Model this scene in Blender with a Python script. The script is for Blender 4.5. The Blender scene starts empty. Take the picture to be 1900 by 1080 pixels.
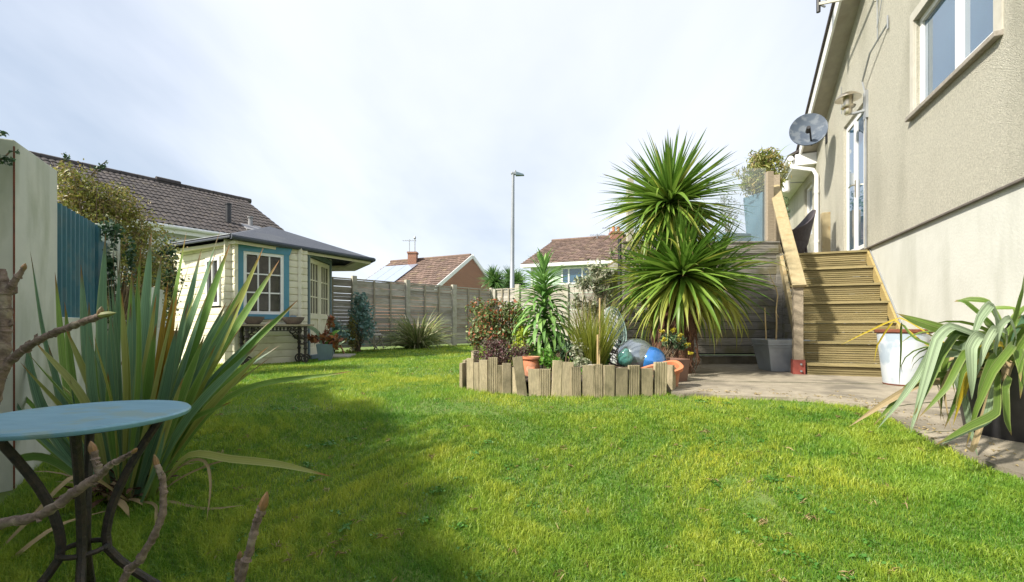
import bpy, bmesh, math, random
import numpy as np
from mathutils import Vector, Matrix, Euler, noise as mnoise
R = math.radians
random.seed(7); rng = np.random.default_rng(7)
sc = bpy.context.scene
COL = sc.collection
# ------------------------------------------------------------------ camera, sky, sun
CZ = 0.95            # eye height above the lowest lawn
F, CX, HY = 844.0, 950.0, 605.0
cam = bpy.data.cameras.new("camera"); camo = bpy.data.objects.new("camera", cam); COL.objects.link(camo)
camo.location = (0, 0, CZ); camo.rotation_euler = (R(90), 0, 0)
cam.sensor_width = 36; cam.lens = F / 1900 * 36; cam.shift_y = 65 / 1900; cam.clip_start = 0.05; cam.clip_end = 3000
sc.camera = camo
SUN_TRAVEL = Vector((0.80, 0.42, -0.74)).normalized()
sd = bpy.data.lights.new("sun", 'SUN'); sd.energy = 2.15; sd.angle = R(2.8); sd.color = (1.0, 0.93, 0.80)
so = bpy.data.objects.new("sun", sd); COL.objects.link(so)
so.rotation_euler = SUN_TRAVEL.to_track_quat('-Z', 'Y').to_euler()
so.location = (-8, -5, 12)
world = bpy.data.worlds.new("World"); sc.world = world; world.use_nodes = True
nt = world.node_tree; nt.nodes.clear()
def wn(t, **k):
    n = nt.nodes.new(t)
    for a, b in k.items(): setattr(n, a, b)
    return n
wo = wn('ShaderNodeOutputWorld'); bg = wn('ShaderNodeBackground'); bg.inputs[1].default_value = 0.10
sky = wn('ShaderNodeTexSky', sky_type='NISHITA', sun_disc=False)
to_sun = -SUN_TRAVEL
sky.sun_elevation = math.asin(to_sun.z); sky.sun_rotation = math.atan2(to_sun.x, to_sun.y)
sky.air_density = 1.1; sky.dust_density = 1.5
tc = wn('ShaderNodeTexCoord')
sep = wn('ShaderNodeSeparateXYZ'); nt.links.new(tc.outputs['Generated'], sep.inputs[0])
def wmath(op, a, b=None):
    m = wn('ShaderNodeMath', operation=op)
    for i, v in enumerate((a, b)):
        if v is None: continue
        if isinstance(v, (int, float)): m.inputs[i].default_value = v
        else: nt.links.new(v, m.inputs[i])
    return m.outputs[0]
den = wmath('ADD', wmath('MAXIMUM', sep.outputs[2], 0.0), 0.32)
comb = wn('ShaderNodeCombineXYZ')
nt.links.new(wmath('DIVIDE', sep.outputs[0], den), comb.inputs[0]); nt.links.new(wmath('DIVIDE', sep.outputs[1], den), comb.inputs[1])
mp = wn('ShaderNodeMapping'); nt.links.new(comb.outputs[0], mp.inputs[0]); mp.inputs['Rotation'].default_value = (0, 0, R(35)); mp.inputs['Scale'].default_value = (0.62, 0.36, 1); mp.inputs['Location'].default_value = (7.828, 2.814, 0)
n1 = wn('ShaderNodeTexNoise'); n1.inputs['Scale'].default_value = 1.5; n1.inputs['Detail'].default_value = 6; n1.inputs['Roughness'].default_value = 0.52; n1.inputs['Distortion'].default_value = 0.25
nt.links.new(mp.outputs[0], n1.inputs['Vector'])
cr = wn('ShaderNodeValToRGB'); cr.color_ramp.interpolation = 'EASE'
cr.color_ramp.elements[0].position = 0.22; cr.color_ramp.elements[0].color = (0, 0, 0, 1)
cr.color_ramp.elements[1].position = 0.66; cr.color_ramp.elements[1].color = (1, 1, 1, 1)
nt.links.new(n1.outputs['Fac'], cr.inputs[0])
# thin high cloud: paler towards white where thick, blue-grey where thin
mixc = wn('ShaderNodeMixRGB'); nt.links.new(cr.outputs[0], mixc.inputs[0])
mixc.inputs[1].default_value = (1.30, 1.54, 1.9, 1); mixc.inputs[2].default_value = (2.95, 3.02, 3.22, 1)
mixs = wn('ShaderNodeMixRGB'); mixs.inputs[0].default_value = 0.87
nt.links.new(sky.outputs[0], mixs.inputs[1]); nt.links.new(mixc.outputs[0], mixs.inputs[2])
nt.links.new(mixs.outputs[0], bg.inputs[0]); nt.links.new(bg.outputs[0], wo.inputs[0])
sc.view_settings.view_transform = 'Standard'; sc.view_settings.look = 'None'
sc.view_settings.exposure = 1.85; sc.view_settings.gamma = 1.0; sc.view_settings.use_curve_mapping = False
# ------------------------------------------------------------------ helpers
def P(px, py, Y):            # a place at distance Y seen in the photograph at px, py
    return Vector((Y * (px - CX) / F, Y, CZ + Y * (HY - py) / F))
def V(x, y, zr): return Vector((x, y, CZ + zr))
def sm(t):
    t = max(0.0, min(1.0, t)); return t * t * (3 - 2 * t)
def gz(x, y):
    D = 0.34 - 0.19 * sm(x / 2.4)
    return CZ - 0.60 - D * sm((4.1 - y) / 2.6) - 0.05 * sm((-x - 2.5) / 2.0)
def gz_np(x, y):
    s = lambda t: (lambda u: u * u * (3 - 2 * u))(np.clip(t, 0, 1))
    D = 0.34 - 0.19 * s(x / 2.4)
    return CZ - 0.60 - D * s((4.1 - y) / 2.6) - 0.05 * s((-x - 2.5) / 2.0)
WL = {}
def worg(o):
    return WL.get(o.name, Vector((0, 0, 0)))
def thing(name, label, cat, loc=(0, 0, 0), group=None):
    o = bpy.data.objects.new(name, None); COL.objects.link(o); o.empty_display_size = 0.1
    o.location = loc; WL[o.name] = Vector(loc); o['label'] = label; o['category'] = cat
    if group: o['group'] = group
    return o
def put(name, me, parent=None, loc=None, rot=None, mat=None, kind=None, scale=None, label=None):
    """link a mesh as one object; loc is a world place (unrotated parents)"""
    o = bpy.data.objects.new(name, me); COL.objects.link(o)
    base = worg(parent) if parent else Vector((0, 0, 0))
    l = Vector(loc) if loc is not None else base
    if parent: o.parent = parent
    o.location = l - base; WL[o.name] = l
    if rot is not None:
        if isinstance(rot, Matrix): o.rotation_euler = rot.to_euler()
        else: o.rotation_euler = rot
    if scale is not None: o.scale = scale
    if kind: o['kind'] = kind
    if label: o['label'] = label
    return o
class MB:
    def __init__(s): s.v = []; s.f = []; s.uv = None
    def add(s, vs, fs):
        b = len(s.v); s.v += [tuple(x) for x in vs]; s.f += [tuple(b + i for i in q) for q in fs]; return s
    def hexa(s, c): # 8 corners: bottom 4 ccw, top 4 ccw
        return s.add(c, [(3, 2, 1, 0), (4, 5, 6, 7), (0, 1, 5, 4), (1, 2, 6, 5), (2, 3, 7, 6), (3, 0, 4, 7)])
    def box(s, a, b):
        x0, y0, z0 = a; x1, y1, z1 = b
        return s.hexa([(x0, y0, z0), (x1, y0, z0), (x1, y1, z0), (x0, y1, z0), (x0, y0, z1), (x1, y0, z1), (x1, y1, z1), (x0, y1, z1)])
    def obox(s, c, sz, rot):
        c = Vector(c); M = rot.to_3x3() if isinstance(rot, Matrix) else Euler(rot).to_matrix()
        h = [q / 2 for q in sz]
        return s.hexa([c + M @ Vector((sx * h[0], sy * h[1], sz_ * h[2])) for sz_ in (-1, 1) for sx, sy in ((-1, -1), (1, -1), (1, 1), (-1, 1))])
    def bar(s, a, b, w, h, up=(0, 0, 1)):
        a = Vector(a); b = Vector(b); d = (b - a).normalized(); up = Vector(up)
        sd_ = d.cross(up).normalized() * w / 2; u = sd_.normalized().cross(d).normalized() * h / 2
        return s.hexa([a - sd_ - u, a + sd_ - u, b + sd_ - u, b - sd_ - u, a - sd_ + u, a + sd_ + u, b + sd_ + u, b - sd_ + u])
    def tube(s, pts, rad, n=8, cap=True, flat=1.0):
        pts = [Vector(p) for p in pts]; m = len(pts)
        if not hasattr(rad, '__len__'): rad = [rad] * m
        prev = None; b = len(s.v)
        for i, p in enumerate(pts):
            t = (pts[min(i + 1, m - 1)] - pts[max(i - 1, 0)]).normalized()
            if prev is None:
                a = t.orthogonal().normalized()
            else:
                a = (prev - t * prev.dot(t)).normalized()
            prev = a; c = t.cross(a)
            for k in range(n):
                th = 2 * math.pi * k / n
                s.v.append(tuple(p + a * math.cos(th) * rad[i] + c * math.sin(th) * rad[i] * flat))
        for i in range(m - 1):
            for k in range(n):
                s.f.append((b + i * n + k, b + i * n + (k + 1) % n, b + (i + 1) * n + (k + 1) % n, b + (i + 1) * n + k))
        if cap:
            s.f.append(tuple(b + k for k in reversed(range(n)))); s.f.append(tuple(b + (m - 1) * n + k for k in range(n)))
        return s
    def lathe(s, prof, c=(0, 0, 0), n=24, sx=1, sy=1, M=None):
        b = len(s.v); c = Vector(c)
        for r, z in prof:
            for k in range(n):
                th = 2 * math.pi * k / n
                v = Vector((r * math.cos(th) * sx, r * math.sin(th) * sy, z))
                if M is not None: v = M @ v
                s.v.append(tuple(c + v))
        for i in range(len(prof) - 1):
            for k in range(n):
                s.f.append((b + i * n + k, b + i * n + (k + 1) % n, b + (i + 1) * n + (k + 1) % n, b + (i + 1) * n + k))
        s.f.append(tuple(b + k for k in reversed(range(n)))); s.f.append(tuple(b + (len(prof) - 1) * n + k for k in range(n)))
        return s
    def prism(s, poly, z0, z1):
        n = len(poly); b = len(s.v)
        s.v += [(p[0], p[1], z0) for p in poly] + [(p[0], p[1], z1) for p in poly]
        s.f.append(tuple(b + i for i in reversed(range(n)))); s.f.append(tuple(b + n + i for i in range(n)))
        for i in range(n): s.f.append((b + i, b + (i + 1) % n, b + n + (i + 1) % n, b + n + i))
        return s
    def mesh(s, name, mat=None, smooth=False, off=None):
        me = bpy.data.meshes.new(name)
        vs = s.v if off is None else [(x - off[0], y - off[1], z - off[2]) for x, y, z in s.v]
        me.from_pydata(vs, [], s.f)
        if mat: me.materials.append(mat)
        if smooth:
            me.polygons.foreach_set('use_smooth', [True] * len(me.polygons))
            try: me.set_sharp_from_angle(angle=R(40))
            except Exception: pass
        me.update(); return me
    def build(s, name, mat, parent=None, kind=None, smooth=False, bevel=0, label=None, cat=None, group=None, thing_label=None):
        o = worg(parent) if parent else (Vector(s.v[0]) if s.v else Vector((0, 0, 0)))
        if not parent:
            a = np.array(s.v); o = Vector((a[:, 0].mean(), a[:, 1].mean(), a[:, 2].min()))
            if kind == 'structure': o = Vector((0, 0, 0))
        me = s.mesh(name, mat, smooth, o)
        ob = put(name, me, parent, o, kind=kind, label=label)
        if cat: ob['category'] = cat
        if group: ob['group'] = group
        if bevel:
            md = ob.modifiers.new('b', 'BEVEL'); md.width = bevel; md.segments = 2; md.limit_method = 'ANGLE'; md.angle_limit = R(40)
        return ob
# ------------------------------------------------------------------ materials
def lin(c):
    return tuple(((x / 255) / 12.92 if x / 255 <= .04045 else ((x / 255 + .055) / 1.055) ** 2.4) for x in c)
def st3m(N, L, ad, n3, st3):
    q = N.new('ShaderNodeMapping'); q.inputs['Scale'].default_value = st3; L.new(ad.outputs[0], q.inputs[0]); L.new(q.outputs[0], n3.inputs['Vector'])
def pm(name, c1, c2=None, scale=6, rough=0.7, bump=0.0, bscale=60, stretch=(1, 1, 1), vary=0.0, metal=0.0, c3=None, s3=2.0, a3=0.5, t3=0.5, spec=0.5, coat=0.0, island=False, w3=0.12, bdist=0.01, st3=None):
    m = bpy.data.materials.new(name); m.use_nodes = True; t = m.node_tree; N = t.nodes; L = t.links
    b = N['Principled BSDF']; b.inputs['Roughness'].default_value = rough; b.inputs['Metallic'].default_value = metal
    b.inputs['Specular IOR Level'].default_value = spec; b.inputs['Coat Weight'].default_value = coat
    c2 = c2 or tuple(x * 0.7 for x in c1)
    co = N.new('ShaderNodeTexCoord'); oi = N.new('ShaderNodeObjectInfo')
    geo = N.new('ShaderNodeNewGeometry')
    rnd = geo.outputs['Random Per Island'] if island else oi.outputs['Random']
    mul = N.new('ShaderNodeMath'); mul.operation = 'MULTIPLY'; mul.inputs[1].default_value = 37.0; L.new(rnd, mul.inputs[0])
    ad = N.new('ShaderNodeVectorMath'); ad.operation = 'ADD'; L.new(co.outputs['Object'], ad.inputs[0]); L.new(mul.outputs[0], ad.inputs[1])
    mp_ = N.new('ShaderNodeMapping'); mp_.inputs['Scale'].default_value = stretch; L.new(ad.outputs[0], mp_.inputs[0])
    n = N.new('ShaderNodeTexNoise'); n.inputs['Scale'].default_value = scale; n.inputs['Detail'].default_value = 8; n.inputs['Roughness'].default_value = .62; L.new(mp_.outputs[0], n.inputs['Vector'])
    r = N.new('ShaderNodeValToRGB'); r.color_ramp.elements[0].position = .35; r.color_ramp.elements[1].position = .65
    r.color_ramp.elements[0].color = (*c1, 1); r.color_ramp.elements[1].color = (*c2, 1); L.new(n.outputs['Fac'], r.inputs[0])
    out = r.outputs[0]
    if c3:
        n3 = N.new('ShaderNodeTexNoise'); n3.inputs['Scale'].default_value = s3; n3.inputs['Detail'].default_value = 6; (L.new(ad.outputs[0], n3.inputs['Vector']) if not st3 else st3m(N, L, ad, n3, st3))
        r3 = N.new('ShaderNodeMapRange'); r3.inputs['From Min'].default_value = t3; r3.inputs['From Max'].default_value = t3 + w3; r3.inputs['To Max'].default_value = a3; L.new(n3.outputs['Fac'], r3.inputs[0])
        mx = N.new('ShaderNodeMixRGB'); L.new(r3.outputs[0], mx.inputs[0]); L.new(out, mx.inputs[1]); mx.inputs[2].default_value = (*c3, 1); out = mx.outputs[0]
    if vary:
        hs = N.new('ShaderNodeHueSaturation'); mr = N.new('ShaderNodeMapRange'); mr.inputs['To Min'].default_value = 1 - vary; mr.inputs['To Max'].default_value = 1 + vary
        L.new(rnd, mr.inputs[0]); L.new(mr.outputs[0], hs.inputs['Value']); L.new(out, hs.inputs['Color']); out = hs.outputs[0]
    L.new(out, b.inputs['Base Color'])
    if bump:
        nb = N.new('ShaderNodeTexNoise'); nb.inputs['Scale'].default_value = bscale; nb.inputs['Detail'].default_value = 4; L.new(mp_.outputs[0], nb.inputs['Vector'])
        bp = N.new('ShaderNodeBump'); bp.inputs['Strength'].default_value = bump; bp.inputs['Distance'].default_value = bdist; L.new(nb.outputs['Fac'], bp.inputs['Height']); L.new(bp.outputs[0], b.inputs['Normal'])
    return m
def leafm(name, c1, c2, tip=None, island=True, trans=0.35, rough=0.45, stripe=0.0, uv=True, attr=False, vary=0.3, c3=None, a3=0.5, cover=0.4):
    m = bpy.data.materials.new(name); m.use_nodes = True; t = m.node_tree; N = t.nodes; L = t.links
    b = N['Principled BSDF']; b.inputs['Roughness'].default_value = rough; out = N['Material Output']
    geo = N.new('ShaderNodeNewGeometry'); oi = N.new('ShaderNodeObjectInfo')
    if attr:
        at = N.new('ShaderNodeAttribute'); at.attribute_name = 'var'; rnd = at.outputs['Fac']
    else: rnd = geo.outputs['Random Per Island'] if island else oi.outputs['Random']
    mx = N.new('ShaderNodeMixRGB'); L.new(rnd, mx.inputs[0]); mx.inputs[1].default_value = (*c1, 1); mx.inputs[2].default_value = (*c2, 1); col = mx.outputs[0]
    if c3:   # a share of the leaves carries a third colour
        wn_ = N.new('ShaderNodeTexWhiteNoise'); wn_.noise_dimensions = '1D'; L.new(rnd, wn_.inputs['W'])
        lt = N.new('ShaderNodeMath'); lt.operation = 'LESS_THAN'; lt.inputs[1].default_value = cover; L.new(wn_.outputs['Value'], lt.inputs[0])
        ml = N.new('ShaderNodeMath'); ml.operation = 'MULTIPLY'; ml.inputs[1].default_value = a3; L.new(lt.outputs[0], ml.inputs[0])
        m3 = N.new('ShaderNodeMixRGB'); L.new(ml.outputs[0], m3.inputs[0]); L.new(col, m3.inputs[1]); m3.inputs[2].default_value = (*c3, 1); col = m3.outputs[0]
    if uv:
        u = N.new('ShaderNodeTexCoord'); sp = N.new('ShaderNodeSeparateXYZ'); L.new(u.outputs['UV'], sp.inputs[0])
        mm = N.new('ShaderNodeMapping'); mm.inputs['Scale'].default_value = (20, 0.6, 1); L.new(u.outputs['UV'], mm.inputs[0])
        a2 = N.new('ShaderNodeVectorMath'); a2.operation = 'ADD'; L.new(mm.outputs[0], a2.inputs[0])
        ml2 = N.new('ShaderNodeMath'); ml2.operation = 'MULTIPLY'; ml2.inputs[1].default_value = 91; L.new(rnd, ml2.inputs[0]); L.new(ml2.outputs[0], a2.inputs[1])
        n = N.new('ShaderNodeTexNoise'); n.inputs['Scale'].default_value = 1.0; n.inputs['Detail'].default_value = 4; L.new(a2.outputs[0], n.inputs['Vector'])
        mr = N.new('ShaderNodeMapRange'); mr.inputs['From Min'].default_value = .3; mr.inputs['From Max'].default_value = .7; mr.inputs['To Min'].default_value = 1 - vary; mr.inputs['To Max'].default_value = 1 + vary; L.new(n.outputs['Fac'], mr.inputs[0])
        hs = N.new('ShaderNodeHueSaturation'); L.new(mr.outputs[0], hs.inputs['Value']); L.new(col, hs.inputs['Color']); col = hs.outputs[0]
        bp = N.new('ShaderNodeBump'); bp.inputs['Strength'].default_value = .35; bp.inputs['Distance'].default_value = .003; L.new(n.outputs['Fac'], bp.inputs['Height']); L.new(bp.outputs[0], b.inputs['Normal'])
        if stripe:   # pale margins
            ab = N.new('ShaderNodeMath'); ab.operation = 'SUBTRACT'; ab.inputs[1].default_value = .5; L.new(sp.outputs[0], ab.inputs[0])
            a3_ = N.new('ShaderNodeMath'); a3_.operation = 'ABSOLUTE'; L.new(ab.outputs[0], a3_.inputs[0])
            g = N.new('ShaderNodeMapRange'); g.inputs['From Min'].default_value = .36; g.inputs['From Max'].default_value = .45; g.inputs['To Max'].default_value = stripe; L.new(a3_.outputs[0], g.inputs[0])
            ms = N.new('ShaderNodeMixRGB'); L.new(g.outputs[0], ms.inputs[0]); L.new(col, ms.inputs[1]); ms.inputs[2].default_value = (.5, .52, .22, 1); col = ms.outputs[0]
        if tip:
            nt_ = N.new('ShaderNodeMath'); nt_.operation = 'ADD'; L.new(sp.outputs[1], nt_.inputs[0])
            q = N.new('ShaderNodeMath'); q.operation = 'MULTIPLY'; q.inputs[1].default_value = .25; L.new(n.outputs['Fac'], q.inputs[0]); L.new(q.outputs[0], nt_.inputs[1])
            g = N.new('ShaderNodeMapRange'); g.inputs['From Min'].default_value = 1.03; g.inputs['From Max'].default_value = 1.09; g.inputs['To Max'].default_value = .9; L.new(nt_.outputs[0], g.inputs[0])
            ms = N.new('ShaderNodeMixRGB'); L.new(g.outputs[0], ms.inputs[0]); L.new(col, ms.inputs[1]); ms.inputs[2].default_value = (*tip, 1); col = ms.outputs[0]
    L.new(col, b.inputs['Base Color'])
    tr = N.new('ShaderNodeBsdfTranslucent'); L.new(col, tr.inputs['Color'])
    mix = N.new('ShaderNodeMixShader'); mix.inputs[0].default_value = trans
    L.new(b.outputs[0], mix.inputs[1]); L.new(tr.outputs[0], mix.inputs[2]); L.new(mix.outputs[0], out.inputs['Surface'])
    return m
M = {}
M['render_rough'] = pm('pebbledash', (.68, .655, .55), (.48, .465, .385), 55, .95, 1.0, 130, c3=(.20, .20, .14), s3=1.6, a3=.45, t3=.46, w3=.3, bdist=.03, st3=(1, 1, .35))
M['render_smooth'] = pm('smooth_render', (.57, .575, .53), (.52, .525, .48), 3, .85, .2, 40, c3=(.30, .31, .25), s3=3.2, a3=.5, t3=.5, w3=.25, st3=(1, 1, .22))
M['band'] = pm('surround_band', (.50, .48, .42), (.44, .42, .36), 8, .85, .2, 60)
M['bead'] = pm('metal_bead', (.16, .14, .12), None, 10, .6)
M['upvc'] = pm('white_plastic', (.80, .80, .80), (.74, .74, .74), 3, .35, c3=(.55, .55, .5), s3=5, a3=.25)
M['soffit'] = pm('soffit', (.40, .37, .32), (.34, .32, .28), 8, .7, c3=(.25, .22, .18), s3=3, a3=.4)
M['glass'] = pm('window_glass', (.03, .085, .15), (.05, .12, .19), 1.2, .03, spec=1.0, coat=.8)
M['darkglass'] = pm('dark_glass', (.018, .018, .02), (.055, .05, .045), 7, .08, spec=.6)
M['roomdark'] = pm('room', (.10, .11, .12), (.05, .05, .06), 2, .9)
M['sill'] = pm('sill_stone', (.33, .30, .26), (.22, .2, .17), 14, .85, .3, 60)
M['steel'] = pm('stainless', (.62, .55, .42), (.42, .38, .3), 9, .28, metal=.9)
M['dish'] = pm('dish_grey', (.085, .11, .15), (.07, .09, .125), 4, .65, spec=.25, c3=(.3, .33, .36), s3=9, a3=.3)
M['blackplastic'] = pm('black_plastic', (.02, .02, .024), (.03, .03, .033), 8, .45, .1, 30)
M['gal'] = pm('galvanised', (.38, .40, .42), (.30, .32, .34), 6, .5, metal=.4, c3=(.2, .2, .2), s3=4, a3=.3)
M['timber_new'] = pm('treated_timber', (.47, .37, .16), (.36, .27, .10), 7, .75, .25, 40, stretch=(1, 1, 14), vary=.12)
M['timber_rail'] = pm('rail_timber', (.40, .33, .19), (.32, .26, .145), 6, .7, .2, 30, stretch=(4, 4, 1), c3=(.3, .2, .08), s3=9, a3=.6, t3=.6, w3=.05)
M['step_board'] = pm('step_board', (.31, .25, .12), (.20, .165, .078), 9, .8, .3, 40, stretch=(.6, 12, 12), vary=.18, c3=(.15, .14, .05), s3=2.5, a3=.5, t3=.5, w3=.3)
M['clad'] = pm('weathered_cladding', (.31, .295, .265), (.175, .168, .155), 6, .85, .35, 40, stretch=(1, 9, 12), vary=.18, c3=(.16, .15, .06), s3=2.4, a3=.6, t3=.48)
M['fence'] = pm('fence_slat', (.43, .40, .35), (.30, .28, .24), 7, .88, .3, 40, stretch=(1, 9, 12), vary=.25, c3=(.22, .20, .11), s3=1.8, a3=.5, t3=.5)
M['fence_post'] = pm('concrete_post', (.47, .45, .38), (.36, .34, .28), 14, .9, .3, 70, c3=(.26, .26, .16), s3=5, a3=.5)
M['fence_bat'] = pm('fence_batten', (.36, .32, .24), (.26, .23, .17), 10, .88, .2, 40, stretch=(9, 9, 1))
M['pal'] = pm('palisade_board', (.44, .37, .24), (.28, .24, .155), 9, .85, .4, 60, stretch=(12, 12, 1.5), vary=.25, c3=(.17, .15, .09), s3=6, a3=.6, t3=.52)
M['lawn_soil'] = pm('lawn_base', (.10, .19, .028), (.13, .16, .04), 9, .95, .5, 40)
M['soil'] = pm('soil', (.055, .04, .028), (.11, .085, .06), 22, .95, .8, 60, bdist=.02)
M['concrete'] = pm('patio_concrete', (.36, .315, .245), (.25, .22, .17), 7, .92, .7, 60, c3=(.13, .115, .09), s3=2.4, a3=.75, t3=.5, w3=.16)
M['slab'] = pm('slab', (.40, .37, .31), (.33, .3, .25), 9, .9, .3, 50)
M['wall_paint'] = pm('old_white_paint', (.56, .57, .51), (.50, .52, .47), 4, .8, .15, 30, c3=(.24, .27, .17), s3=5, a3=.65, t3=.47, w3=.22, st3=(1, 1, .3))
M['rust'] = pm('rust', (.20, .06, .03), (.11, .04, .022), 20, .9, .3, 60)
M['corr'] = pm('blue_sheet', (.04, .15, .20), (.03, .115, .165), 5, .55, c3=(.10, .17, .19), s3=7, a3=.5, t3=.5, stretch=(1, 1, .4), spec=.4)
M['cream'] = pm('cream_paint', (.74, .70, .56), (.66, .62, .49), 5, .7, .15, 40, vary=.05, c3=(.42, .36, .2), s3=5, a3=.3, t3=.56)
M['cream2'] = pm('cream_trim', (.70, .66, .51), (.64, .6, .46), 6, .65)
M['bluetrim'] = pm('blue_trim', (.085, .26, .36), (.07, .22, .32), 6, .6, .1, 40)
M['bluegrey'] = pm('bluegrey_trim', (.14, .20, .23), (.11, .16, .19), 6, .6)
M['felt'] = pm('roof_felt', (.075, .085, .11), (.055, .065, .085), 30, .85, .4, 120, c3=(.1, .11, .12), s3=2, a3=.4)
M['castiron'] = pm('cast_iron', (.018, .018, .02), (.05, .035, .028), 40, .6, .6, 90)
M['oldwood'] = pm('old_wood', (.36, .30, .22), (.24, .2, .15), 9, .85, .3, 40, stretch=(1, 10, 10))
M['stone'] = pm('stone_trough', (.10, .085, .075), (.16, .13, .11), 16, .9, .5, 60)
M['tileA'] = pm('brown_tile', (.062, .050, .046), (.038, .033, .033), 8, .8, .3, 60, vary=.22, c3=(.11, .09, .05), s3=5, a3=.6, t3=.6)
M['tileB'] = pm('far_tile', (.20, .135, .105), (.13, .09, .075), 5, .85, .2, 40, vary=.28, island=True, c3=(.22, .18, .09), s3=1, a3=.5, t3=.56)
M['lead'] = pm('lead', (.3, .3, .31), (.22, .22, .23), 8, .6)
M['whitewall'] = pm('white_house_wall', (.72, .74, .76), (.66, .68, .7), 2, .85)
M['greenwall'] = pm('pale_green_wall', (.55, .68, .55), (.49, .62, .5), 2, .85, .1)
M['solar'] = pm('solar_glass', (.30, .36, .46), (.26, .32, .42), 3, .12, spec=1, coat=1)
M['lamp_steel'] = pm('lamp_post_steel', (.33, .35, .38), (.28, .30, .33), 4, .5, metal=.2)
M['bluepaint'] = pm('table_blue', (.17, .34, .44), (.13, .28, .38), 7, .42, .12, 30, c3=(.20, .28, .25), s3=9, a3=.7, t3=.54, w3=.1, stretch=(1, 3, 1))
M['bark'] = pm('grey_bark', (.24, .18, .145), (.10, .07, .055), 60, .85, 1.0, 130, bdist=.004, c3=(.34, .30, .22), s3=25, a3=.6, t3=.55)
M['bud'] = pm('bud_scale', (.26, .13, .055), (.13, .10, .035), 30, .6, .3, 60)
M['greenbud'] = pm('green_bud', (.20, .22, .06), (.15, .17, .05), 20, .5)
M['palmbark'] = pm('palm_bark', (.17, .085, .05), (.07, .035, .022), 22, .95, 1.0, 40, stretch=(1, 1, .4), bdist=.03)
M['terra'] = pm('terracotta', (.56, .20, .09), (.46, .16, .075), 8, .75, .15, 40, c3=(.5, .33, .24), s3=6, a3=.5)
M['glazed'] = pm('purple_glaze', (.07, .045, .12), (.10, .055, .10), 5, .2, coat=.5)
M['brownclay'] = pm('brown_clay', (.19, .105, .075), (.15, .08, .06), 7, .6)
M['greyplastic'] = pm('grey_planter', (.34, .37, .41), (.26, .29, .33), 5, .5, .1, 30, c3=(.24, .25, .26), s3=4, a3=.5)
M['bucket'] = pm('white_enamel', (.58, .62, .66), (.48, .54, .60), 5, .6, .1, 20, c3=(.30, .38, .47), s3=4, a3=.8, t3=.52, w3=.08)
M['blueplanter'] = pm('blue_planter', (.085, .17, .235), (.07, .15, .21), 4, .55)
M['wicker'] = pm('wicker', (.045, .038, .045), (.075, .06, .065), 40, .6, .8, 120, bdist=.01)
M['verdigris'] = pm('verdigris_iron', (.30, .42, .38), (.10, .16, .15), 26, .6, .3, 60)
M['teal'] = pm('teal_glass', (.05, .22, .19), (.12, .32, .28), 9, .08, .6, 14, coat=1, bdist=.03)
M['silver'] = pm('silver_reflection', (.34, .38, .42), (.26, .3, .33), 3, .12, metal=.6, coat=.6)
M['blueball'] = pm('blue_ball', (.04, .24, .64), (.03, .16, .50), 2, .10, spec=.8, coat=1, metal=.35)
M['brick'] = None
M['white_metal'] = pm('white_wire', (.7, .72, .72), (.6, .62, .62), 9, .5)
M['crate'] = pm('crate_wood', (.33, .17, .07), (.24, .12, .05), 9, .8, .2)
M['deadleaf'] = pm('dead_leaf', (.42, .32, .17), (.30, .21, .10), 9, .8, vary=.2, island=True)
def brickmat():
    m = pm('red_brick', (.30, .11, .065), (.24, .09, .055), 5, .9); t = m.node_tree; N = t.nodes; L = t.links
    b = N['Principled BSDF']; co = N.new('ShaderNodeTexCoord'); mp_ = N.new('ShaderNodeMapping'); mp_.inputs['Rotation'].default_value = (R(90), 0, R(-27)); L.new(co.outputs['Object'], mp_.inputs[0])
    k = N.new('ShaderNodeTexBrick'); k.inputs['Scale'].default_value = 1; k.inputs['Brick Width'].default_value = .225; k.inputs['Row Height'].default_value = .075; k.inputs['Mortar Size'].default_value = .01
    k.inputs['Color1'].default_value = (.33, .125, .07, 1); k.inputs['Color2'].default_value = (.25, .09, .055, 1); k.inputs['Mortar'].default_value = (.32, .25, .2, 1)
    L.new(mp_.outputs[0], k.inputs['Vector']); L.new(k.outputs[0], b.inputs['Base Color']); return m
M['brick'] = brickmat()
def glassmat(name, tint, amount, hz=0.0):
    m = bpy.data.materials.new(name); m.use_nodes = True; t = m.node_tree; N = t.nodes; L = t.links
    b = N['Principled BSDF']; b.inputs['Base Color'].default_value = (*tint, 1); b.inputs['Roughness'].default_value = .04
    tr = N.new('ShaderNodeBsdfTransparent'); mx = N.new('ShaderNodeMixShader'); mx.inputs[0].default_value = amount
    L.new(tr.outputs[0], mx.inputs[1]); L.new(b.outputs[0], mx.inputs[2]); L.new(mx.outputs[0], N['Material Output'].inputs[0]); return m
M['clearglass'] = glassmat('balustrade_glass', (.45, .52, .56), .13)
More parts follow.
